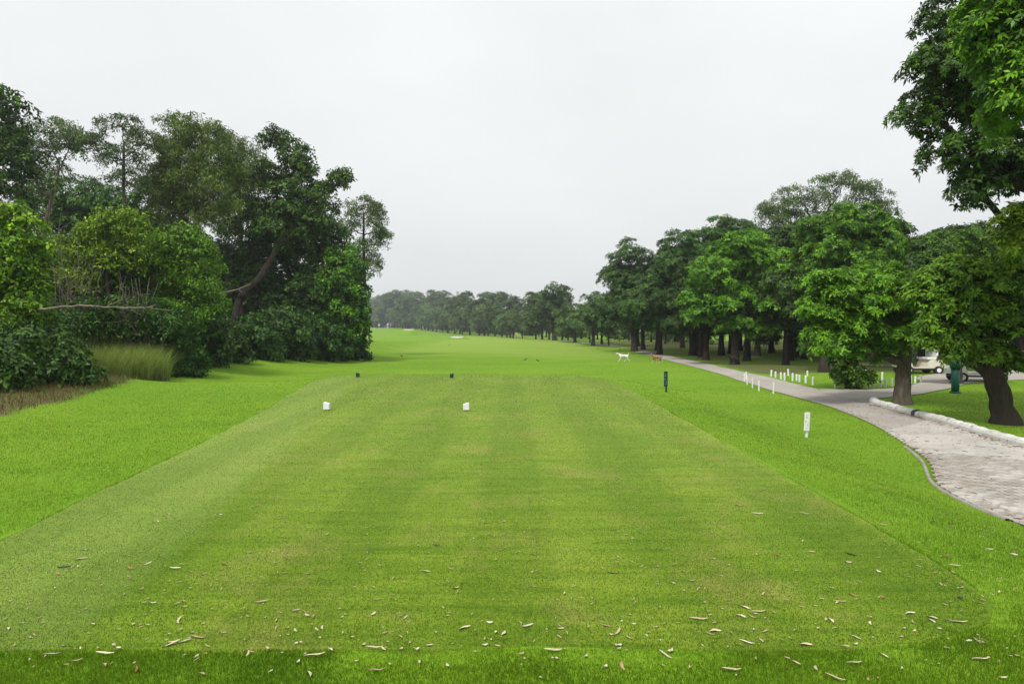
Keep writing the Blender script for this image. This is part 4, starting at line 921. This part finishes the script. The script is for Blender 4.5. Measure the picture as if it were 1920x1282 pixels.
PALE = 'curled pale dry leaf dropped on the grass'
for (px, py, k, ang) in BIG[1:]:
    g = ground(px, py); drop_leaf(g[0], g[1], 'p', k, math.radians(ang * 1.5), random.uniform(.7, .95), PALE, 'pale fallen leaves')
rg = np.random.default_rng(91)
pts = []
while len(pts) < 205:
    u = rg.uniform()
    if u < .42: px, py = rg.uniform(0, 1920), rg.normal(1205, 28)
    elif u < .8: px, py = rg.uniform(0, 1920), rg.uniform(1000, 1282)
    else: px, py = rg.uniform(250, 1900), rg.uniform(860, 1010)
    if py > 1279 or py < 850: continue
    g = ground(px, py)
    if poly_sd(np.concatenate([PL, PR[::-1]]), g[:1], g[1:2])[0] < .1: continue
    pts.append(g)
for g in pts: drop_leaf(g[0], g[1], 'p', int(rg.choice([0, 1, 3, 3, 4, 4, 4])), rg.uniform(0, 6.28), rg.uniform(.35, .7), PALE, 'pale fallen leaves')
for (px, py) in [(108, 1080), (244, 1069), (420, 1062), (256, 1259), (1458, 1044), (1775, 1046), (1655, 1124), (1148, 1078), (1600, 1120), (700, 880)]:
    g = ground(px, py); drop_leaf(g[0], g[1], 'b', int(rg.integers(0, 5)), rg.uniform(0, 6.28), .75, 'small red-brown dry leaf on the tee grass', 'red-brown fallen leaves')
for (px, py) in [(1783, 986), (1700, 966), (1750, 981), (1595, 1043), (818, 1026), (120, 1067), (1800, 1125)]:
    g = ground(px, py); drop_leaf(g[0], g[1], 'd', int(rg.integers(0, 5)), rg.uniform(0, 6.28), .85, 'blackened fallen leaf on the grass beside the tee', 'blackened fallen leaves')
# crumbs of leaf too small to pick apart, on grass and on the path
def litter(name, x, y, z, mat, size, label, rg):
    n = len(x); k = rg.integers(0, len(LP), n); VV, QQ, off = [], [], 0
    for i in range(n):
        v_, q_ = LP[k[i]]; a_ = rg.uniform(0, 6.28); c, s1 = math.cos(a_), math.sin(a_); sc = size[i]
        w = np.stack([v_[:, 0] * c - v_[:, 1] * s1, v_[:, 0] * s1 + v_[:, 1] * c, v_[:, 2]], -1) * sc + np.array([x[i], y[i], z[i]])
        VV.append(w); QQ.append(q_ + off); off += len(v_)
    tag(link(name, np_mesh(name, np.concatenate(VV), np.concatenate(QQ), mat)), label, 'leaf litter', kind='stuff')
x, y = scatter(2300, 3.3, 20, .85, .8, rg); s_ = poly_sd(TEE, x, y); pd = poly_sd(np.concatenate([PL, PR[::-1]]), x, y); k = (pd > .1) & ((s_ < 0) | (x > 0) | (rg.uniform(0, 1, len(x)) < .5)) & (poly_sd(BANK, x, y) > 0)
x, y, s_ = x[k], y[k], s_[k]
litter('leaf_litter', x, y, np.where(s_ < 0, .008, terrain(x, y) + .02), M['dead_pale'], rg.uniform(.2, .45, len(x)) * np.clip(y / 9, 1, 1.6), 'specks of pale dry leaf scattered over the grass', rg)
t_ = rg.uniform(0, 1, 900); i_ = np.interp(rg.uniform(5.5, 19, 900), mid[:, 1], np.arange(len(mid))).astype(int)
u = np.where(rg.uniform(0, 1, 900) < .6, 1 - np.abs(rg.normal(0, .05, 900)) - .035, np.where(rg.uniform(0, 1, 900) < .4, np.abs(rg.normal(0, .04, 900)) + .02, rg.uniform(0, 1, 900)))
Pp = PL[i_] + (PR[i_] - PL[i_]) * u[:, None] + rg.normal(0, .05, (900, 2))
litter('leaf_litter', Pp[:, 0], Pp[:, 1], terrain(Pp[:, 0], Pp[:, 1]) + .038, M['dead_brown'], rg.uniform(.3, .95, 900), 'russet leaf crumbs gathered along the path edges', rg)

# ------------------------------------------------------------------ tee markers and posts
def tee_marker(px, py, mat, flip, label, group):
    g = ground(px, py); h, w = .165, .135
    o_ = [(-w / 2, 0), (w / 2, 0), (w / 2 - .004, h * .78), (-w / 2 + .004, h)] if flip else [(-w / 2, 0), (w / 2, 0), (w / 2 - .004, h), (-w / 2 + .004, h * .78)]
    root = empty('tee_marker', (g[0], g[1], 0.0), random.uniform(-.15, .15)); tag(root, label, 'tee marker', group)
    b = MB(); b.prism([(x_, z_ + .022) for x_, z_ in o_], -.055, .055); bmesh.ops.bevel(b.bm, geom=list(b.bm.edges), offset=.006, segments=2, affect='EDGES'); b.build('block', mat, root)
    s1 = MB(); s1.cyl((-.035, 0, -.02), (-.035, 0, .03), .008); s1.build('spike', M['black_plastic'], root)
    s1 = MB(); s1.cyl((.035, 0, -.02), (.035, 0, .03), .008); s1.build('spike', M['black_plastic'], root)
tee_marker(613, 770, M['white_paint'], True, 'white wedge tee marker sloping down towards its twin, on the side by the wooded edge', None)
tee_marker(874, 771, M['white_paint'], False, 'white wedge tee marker on the side towards the cart path', None)
tee_marker(671, 708, M['green_paint'], True, 'dark green wedge tee marker at the far tee edge, on the wooded edge side', None)
tee_marker(847, 709.5, M['green_paint'], False, 'dark green wedge tee marker at the far tee edge, towards the cart path', None)

def sign_post(px, py, mat, ink, H, label, lean):
    g = ground(px, py); root = empty('sign_post', g, .12); root.rotation_euler = (0, lean, .25); tag(root, label, 'sign post')
    b = MB(); b.box((.03, .02, H * .5 - .05), (.055, .03, H + .1), bev=.005); b.build('post', mat, root)
    p = MB(); p.box((0, -.008, H * .635), (.125, .022, H * .73), bev=.004); pl = p.build('plate', mat, root)
    for (mx_, mz, mw, mh) in [(-.02, .80, .05, .022), (-.035, .66, .03, .012), (-.035, .61, .022, .02), (.012, .50, .016, .04), (.0, .40, .05, .008), (-.01, .88, .03, .01)]:
        k_ = MB(); k_.box((mx_, -.0205, H * mz), (mw, .003, mh)); k_.build('mark', ink, pl)
sign_post(1511, 820, M['white_paint'], M['grey_ink'], .54, 'white painted sign post with faint grey marks on the lawn by the path', math.radians(3))
sign_post(1248, 735, M['green_paint'], M['grey_ink'], .66, 'dark green sign post with small pale marks beyond the tee', 0)

posts = [(1446, 706), (1454, 708), (1464.5, 711), (1471, 713), (1486, 714), (1493.5, 713.5), (1499, 716), (1510.5, 718), (1524, 722), (1566.5, 727.6), (1623.7, 727.6), (1638.6, 727), (1650.5, 726), (1660, 726), (1672, 724), (1708, 719), (1716, 718), (1727, 717), (1478, 704.6), (1514, 705), (1624, 705), (1654, 712)]
side = [(1396, 716), (1401, 721), (1411, 727.6), (1423, 733), (1450, 738), (1399, 712)]
def short_post(g, h, r, label, group):
    root = empty('short_post', g, random.uniform(0, 6)); root.rotation_euler = (random.uniform(-.03, .03), random.uniform(-.04, .04), 0); tag(root, label, 'post', group)
    b = MB(); b.cyl((0, 0, -.05), (0, 0, h), r, r * .95, 10); b.build('stake', M['white_paint'], root)
    b = MB(); b.cyl((0, 0, h), (0, 0, h + .02), r * .95, r * .6, 10); b.build('cap', M['white_paint'], root)
for p in posts: short_post(ground(*p), random.uniform(.27, .36), .045, 'short white post ringing the grass island', 'white posts ringing the island')
for p in side: short_post(ground(*p), .38, .028, 'slim white stake on the lawn edge of the path, opposite the island', 'slim white stakes at the path edge')

g = ground(1791, 737)
root = empty('ball_washer_post', g); tag(root, 'teal green painted post standing on the grass before a small trunk', 'post')
b = MB(); b.cyl((0, 0, -.1), (0, 0, .9), .12, .14, 14); b.build('column', M['teal_paint'], root, True)
b = MB(); b.cyl((0, 0, 0), (0, 0, .06), .19, .17, 14); b.build('foot', M['teal_paint'], root, True)
b = MB(); b.cyl((0, 0, .9), (0, 0, 1.25), .17, .15, 14); b.cyl((0, 0, 1.25), (0, 0, 1.32), .15, .05, 14); b.build('head', M['teal_paint'], root, True)
px_tree('small_tree', 'small reddish trunk tree behind the teal post', 27.5, 1795, [(1795, 600, 60, 40), (1760, 620, 40, 30), (1840, 620, 50, 36)], 'leaf_mid', r=.22, hab='whorl', per_m2=6, seed=80, tint=.45, bark='bark')
g = ground(1190, 655)
root = empty('marker_post', g); tag(root, 'faded orange marker post at the foot of the dark fairway tree', 'post')
b = MB(); b.box((0, 0, .40), (.28, .16, .9), bev=.02); b.build('shaft', M['orange_paint'], root)
b = MB(); b.box((0, 0, .90), (.30, .18, .12), bev=.02); b.build('cap', M['white_paint'], root)

# floodlight on a pole among the trees
LX, LY = (1807 - 960) / F_PX * 31, 31.0; lz = tz(LX, LY); top = at(1807, 482, LY)[2] - lz
root = empty('floodlight_pole', (LX, LY, lz)); tag(root, 'floodlight on a tall pole among the tree crowns', 'floodlight')
b = MB(); b.cyl((0, .15, -.2), (0, .15, top + .1), .07, .05, 12); b.build('pole', M['steel'], root, True)
b = MB(); b.box((0, .05, top - .18), (.10, .3, .06)); b.build('bracket', M['steel'], root)
hd = MB(); hd.box((0, -.1, top), (.52, .22, .27), rot=Matrix.Rotation(-.12, 3, 'X'), bev=.02); h_ = hd.build('lamp_head', M['black_plastic'], root)
gl = MB(); gl.box((0, -.225, top - .01), (.45, .012, .2), rot=None); gl.build('lens', M['lamp_glass'], h_)

# bunkers
def bunker(px, py, w_px, h_px, d, label):
    c = at(px, py, d); z0 = tz(c[0], d); w = w_px / F_PX * d / 2; h = h_px / F_PX * d; V, Q = [], []
    root = empty('sand_bunker', (c[0], d, z0)); tag(root, label, 'bunker')
    nr, ns = 5, 28; base_z = c[2] - z0 - h / 2
    for r_ in range(nr + 1):
        for k in range(ns):
            a_ = k / ns * 6.28318; rr = r_ / nr; u, v = math.cos(a_) * rr, math.sin(a_) * rr
            V.append((u * w * (1 + .08 * math.sin(3 * a_)), v * 2.6, base_z + h * (.5 + .5 * v) - .12 * (1 - rr * rr)))
    Q = [(r_ * ns + k, r_ * ns + (k + 1) % ns, (r_ + 1) * ns + (k + 1) % ns, (r_ + 1) * ns + k) for r_ in range(nr) for k in range(ns)]
    link('sand', np_mesh('sand', np.array(V), np.array(Q), M['sand'], smooth=True), root)
    V = []
    for r_ in range(6):
        for k in range(ns):
            a_ = k / ns * 6.28318; rr = 1.0 + r_ * .35; u, v = math.cos(a_), math.sin(a_)
            zz = (base_z + h * (.5 + .5 * v)) * (1 - smooth01(0, 5, r_)) - .3 * (r_ / 5)
            V.append((u * w * rr * (1 + .08 * math.sin(3 * a_)), v * 2.6 * (1 + r_ * .8), zz))
    Q = [(r_ * ns + k, r_ * ns + (k + 1) % ns, (r_ + 1) * ns + (k + 1) % ns, (r_ + 1) * ns + k) for r_ in range(5) for k in range(ns)]
    link('grass_lip', np_mesh('grass_lip', np.array(V), np.array(Q), M['lawn'], smooth=True), root)
bunker(857, 632, 24, 2.6, 160, 'pale sand bunker in the middle of the far fairway')
bunker(766, 618, 20, 2.0, 230, 'small pale sand bunker on the fairway crest by the wooded edge')

# ------------------------------------------------------------------ golf carts
def golf_cart(px, py, rz, body, label, d=None):
    g = ground(px, py); root = empty('golf_cart', g, rz); tag(root, label, 'golf cart')
    # x forward; 2.3 m long, 1.2 m wide
    b = MB(); b.prism([(-1.12, .34), (-1.18, .55), (-1.10, .74), (-.75, .80), (-.35, .78), (-.22, .62), (-.18, .36), (.45, .33), (.60, .36), (.66, .70), (.80, .80), (1.02, .74), (1.16, .55), (1.14, .36), (.95, .30), (-.9, .30)], -.56, .56)
    bmesh.ops.bevel(b.bm, geom=[e for e in b.bm.edges if abs(e.verts[0].co.y - e.verts[1].co.y) < .01], offset=.03, segments=2, affect='EDGES'); b.build('body', body, root)
    b = MB(); b.box((.12, 0, .27), (2.0, .9, .10), bev=.02); b.build('chassis', M['black_plastic'], root)
    for x_ in (-.74, .82):
        for y_ in (-.55, .55):
            t_ = MB(); t_.cyl((x_, y_ - .09, .22), (x_, y_ + .09, .22), .225, .225, 20); w = t_.build('wheel', M['black_rubber'], root)
            sgn = 1 if y_ > 0 else -1; r_ = MB(); r_.cyl((x_, y_ + sgn * .06, .22), (x_, y_ + sgn * .098, .22), .13, .12, 14); r_.build('rim', M['white_paint'], w)
    b = MB(); b.box((-.42, 0, .86), (.5, 1.06, .14), bev=.04); b.build('seat', M['white_body'], root)
    b = MB(); b.box((-.70, 0, 1.14), (.12, 1.06, .44), rot=Matrix.Rotation(-.0, 3, 'Y'), bev=.04); b.build('backrest', M['white_body'], root)
    for y_ in (-.52, .52):
        c = MB(); c.cyl((.66, y_, .75), (.38, y_, 1.82), .02); c.build('roof_post', M['black_plastic'], root)
        c = MB(); c.cyl((-.95, y_, .75), (-.82, y_, 1.82), .02); c.build('roof_post', M['black_plastic'], root)
    b = MB(); b.box((-.22, 0, 1.86), (1.55, 1.16, .07), bev=.03); b.build('roof', body, root)
    b = MB(); b.cyl((.55, .25, .72), (.28, .25, .98), .018); b.build('steering_column', M['black_plastic'], root)
    V, Q = tube([(.28 + .0 * k + math.sin(k / 14 * 6.283) * .09, .25 + math.cos(k / 14 * 6.283) * .17, .98 + math.sin(k / 14 * 6.283) * .13) for k in range(15)], [.014] * 15, 6); link('steering_wheel', np_mesh('steering_wheel', V, Q, M['black_plastic']), root)
    b = MB(); b.box((1.165, .32, .55), (.03, .16, .09), bev=.01); b.build('headlight', M['lamp_glass'], root); b = MB(); b.box((1.165, -.32, .55), (.03, .16, .09), bev=.01); b.build('headlight', M['lamp_glass'], root)
    b = MB(); b.box((-1.14, 0, .62), (.14, .8, .06), bev=.02); b.build('bag_deck', M['black_plastic'], root)
    return root, g
cart, cg = golf_cart(1722, 700, math.radians(176), M['cream_body'], 'cream golf cart parked behind the thick grey trunk with a red bag aboard')
cart2, cg2 = golf_cart(1832, 715, math.radians(165), M['white_body'], 'white golf cart half hidden behind the leaning tree crown')
bx_, by_ = cg[0] + 1.12 * math.cos(math.radians(-4)), cg[1] - .2
root = empty('golf_bag', (bx_, by_, cg[2] + .66)); root.rotation_euler = (0, .12, 0); tag(root, 'red and black golf bag standing on the rear of the cream cart', 'golf bag')
b = MB(); b.cyl((0, 0, 0), (0, 0, .82), .15, .17, 16); b.build('bag_body', M['red_cloth'], root, False)
b = MB(); b.cyl((0, 0, 0), (0, 0, .08), .158, .158, 16); b.build('bag_base', M['black_plastic'], root)
b = MB(); b.box((-.14, -.02, .35), (.10, .2, .4), bev=.03); b.build('pocket', M['black_plastic'], root)
for k in range(5):
    a_ = k * 1.25; b = MB(); p = (math.cos(a_) * .08, math.sin(a_) * .08); b.cyl((p[0], p[1], .4), (p[0] * 1.3, p[1] * 1.3, 1.0 + .04 * k), .008); b.box((p[0] * 1.3 + .03, p[1] * 1.3, 1.0 + .04 * k), (.10, .035, .045), bev=.01); b.build('club', M['steel'], root)

# ------------------------------------------------------------------ animals
def skinned(name, J, E, mat, parent=None, loc=None, rz=0, root_i=0, sub=2):
    me = bpy.data.meshes.new(name); me.from_pydata([j[:3] for j in J], E, []); me.materials.append(mat)
    o = link(name, me, parent, loc); o.rotation_euler = (0, 0, rz)
    sm = o.modifiers.new('skin', 'SKIN'); sm.use_smooth_shade = True
    for i, j in enumerate(J):
        sv = me.skin_vertices[0].data[i]; sv.radius = (j[3], j[4] if len(j) > 4 else j[3]); sv.use_root = (i == root_i)
    ss = o.modifiers.new('sub', 'SUBSURF'); ss.levels = sub; ss.render_levels = sub
    return o
def coat(name, main, patch, legs, scale=2.2, thr=.55):
    m, t, b, o = new_mat(name); n = noise(t, scale, 3); tcx = N(t, 'ShaderNodeTexCoord'); sp = N(t, 'ShaderNodeSeparateXYZ'); t.links.new(tcx.outputs['Object'], sp.inputs[0])
    c = mixc(t, ramp(t, n.outputs['Fac'], [(thr, (0, 0, 0)), (thr + .06, (1, 1, 1))]).outputs[0], main, patch)
    r_ = N(t, 'ShaderNodeMapRange'); r_.inputs[1].default_value = .22; r_.inputs[2].default_value = .15; t.links.new(sp.outputs['Z'], r_.inputs[0])
    c = mixc(t, r_.outputs[0], c, legs); t.links.new(c, b.inputs['Base Color']); b.inputs['Roughness'].default_value = .85; return m
def dog(px, py, rz, mat, label, phase, tail_up, sc=1.0, dark=None):
    g = ground(px, py)
    # x forward, withers at about 0.56 m
    J = [(-.26, 0, .47, .085, .10), (-.08, 0, .46, .085, .095), (.12, 0, .46, .105, .125), (.24, 0, .49, .095, .12),      # rump, loin, chest, shoulder
         (.34, 0, .57, .06, .065), (.41, 0, .635, .052), (.46, 0, .66, .058), (.53, 0, .64, .036), (.60, 0, .625, .026)]     # neck, skull, muzzle
    E = [(i, i + 1) for i in range(8)]
    def chain(start, pts):
        k = start
        for p in pts: J.append(p); E.append((k, len(J) - 1)); k = len(J) - 1
    s1 = .12 * phase
    for y_, sg in ((.075, 1), (-.075, -1)):
        sw = s1 * sg
        chain(3, [(.22 + sw * .1, y_, .38, .048), (.19 + sw * .6, y_, .24, .030), (.20 + sw * 1.1, y_, .12, .022), (.21 + sw * 1.5, y_, .03, .022), (.25 + sw * 1.5, y_, .018, .020)])
        sw = -s1 * sg
        chain(0, [(-.24 + sw * .2, y_, .36, .062), (-.19 + sw * .7, y_, .25, .040), (-.31 + sw * 1.1, y_, .14, .022), (-.28 + sw * 1.5, y_, .03, .021), (-.24 + sw * 1.5, y_, .018, .020)])
    if tail_up: chain(0, [(-.36, 0, .53, .026), (-.43, 0, .60, .022), (-.42, 0, .67, .022), (-.37, 0, .69, .016)])
    else: chain(0, [(-.36, 0, .50, .026), (-.44, 0, .55, .020), (-.50, 0, .64, .014), (-.50, 0, .68, .010)])
    root = empty('dog', g, rz); root.scale = (sc,) * 3; tag(root, label, 'dog')
    skinned('body', J, E, mat, root)
    for y_ in (-.045, .045):
        b = MB(); b.prism([(-.03, 0), (.03, 0), (-.012, .075)], -.01, .01); e = b.build('ear', dark or mat, root); e.location = (.44, y_, .70); e.rotation_euler = (.25 if y_ < 0 else -.25, -.35, 0)
        b = MB(); b.cyl((0, 0, 0), (.008, 0, 0), .008, .004, 8); e = b.build('eye', M['black_plastic'], root); e.location = (.505, y_ * .8, .675)
    b = MB(); b.box((.622, 0, .63), (.02, .026, .02), bev=.006); b.build('nose', M['black_plastic'], root)
M['coat_white'] = coat('coat_white', (.74, .74, .72), (.70, .70, .68), (.74, .74, .70), 2)
M['coat_brown'] = coat('coat_brown', (.30, .13, .055), (.06, .04, .03), (.55, .48, .38), 3.0, .56)
M['coat_black'] = coat('coat_black', (.012, .011, .010), (.02, .018, .016), (.012, .011, .010))
dog(1169, 678, math.radians(180), M['coat_white'], 'white dog with curled tail trotting across the fairway', 1.0, True, 1.0, M['coat_black'])
dog(1232, 681, math.radians(182), M['coat_brown'], 'brown dog with pale legs trotting behind the white dog', -.9, False, .95, M['coat_brown'])
dog(1376, 684, math.radians(200), M['coat_black'], 'black dog standing in the shade under the tiered tree', .25, False, .95, M['coat_black'])
def bird(px, py, rz, label, group=None):
    g = ground(px, py); root = empty('bird', g, rz); tag(root, label, 'bird', group); root.scale = (1.05,) * 3
    J = [(-.10, 0, .11, .02), (-.03, 0, .12, .042), (.04, 0, .145, .045), (.075, 0, .185, .026), (.095, 0, .215, .027), (.125, 0, .212, .008)]
    skinned('body', J, [(i, i + 1) for i in range(5)], M['coat_black'], root)
    b = MB(); b.prism([(-.20, .055), (-.19, .045), (-.08, .10), (-.08, .12)], -.018, .018); b.build('tail', M['coat_black'], root)
    for y_ in (-.02, .02):
        b = MB(); b.cyl((.01, y_, 0), (.0, y_, .10), .005); b.cyl((.0, y_, .003), (.04, y_, .003), .004); b.build('leg', M['orange_paint'], root)
bird(985, 677, .4, 'dark bird standing upright on the fairway lawn', 'birds on the fairway')
bird(1008, 679, 2.6, 'dark bird standing upright on the fairway lawn', 'birds on the fairway')
bird(843, 648, 1.0, 'lone dark bird far down the fairway')
bird(753, 670, 3.0, 'dark bird feeding near the wooded edge')
bird(1121, 656, .2, 'dark bird on the thin grass patch by the wood', 'birds by the wood')
bird(1162, 657, 2.9, 'dark bird on the thin grass patch by the wood', 'birds by the wood')

# ------------------------------------------------------------------ haze: the damp air over the course
b = MB(); b.box((0, 330, 20.5), (1900, 1320, 47.0)); hz_ = b.build('haze', bpy.data.materials.new('haze_air'))
hm = hz_.data.materials[0]; hm.use_nodes = True; t = hm.node_tree; t.nodes.clear()
o = N(t, 'ShaderNodeOutputMaterial'); pvn = N(t, 'ShaderNodeVolumePrincipled')
pvn.inputs['Color'].default_value = (.90, .96, 1.0, 1); pvn.inputs['Density'].default_value = .00045; pvn.inputs['Anisotropy'].default_value = .25
t.links.new(pvn.outputs[0], o.inputs['Volume'])
tag(hz_, 'pale damp haze softening the distant trees', 'haze', kind='stuff')
print('LEAVES', leafn[0], 'OBJECTS', len(bpy.data.objects), 'TRIS', sum(len(m.loops) - 2 * len(m.polygons) for m in bpy.data.meshes))
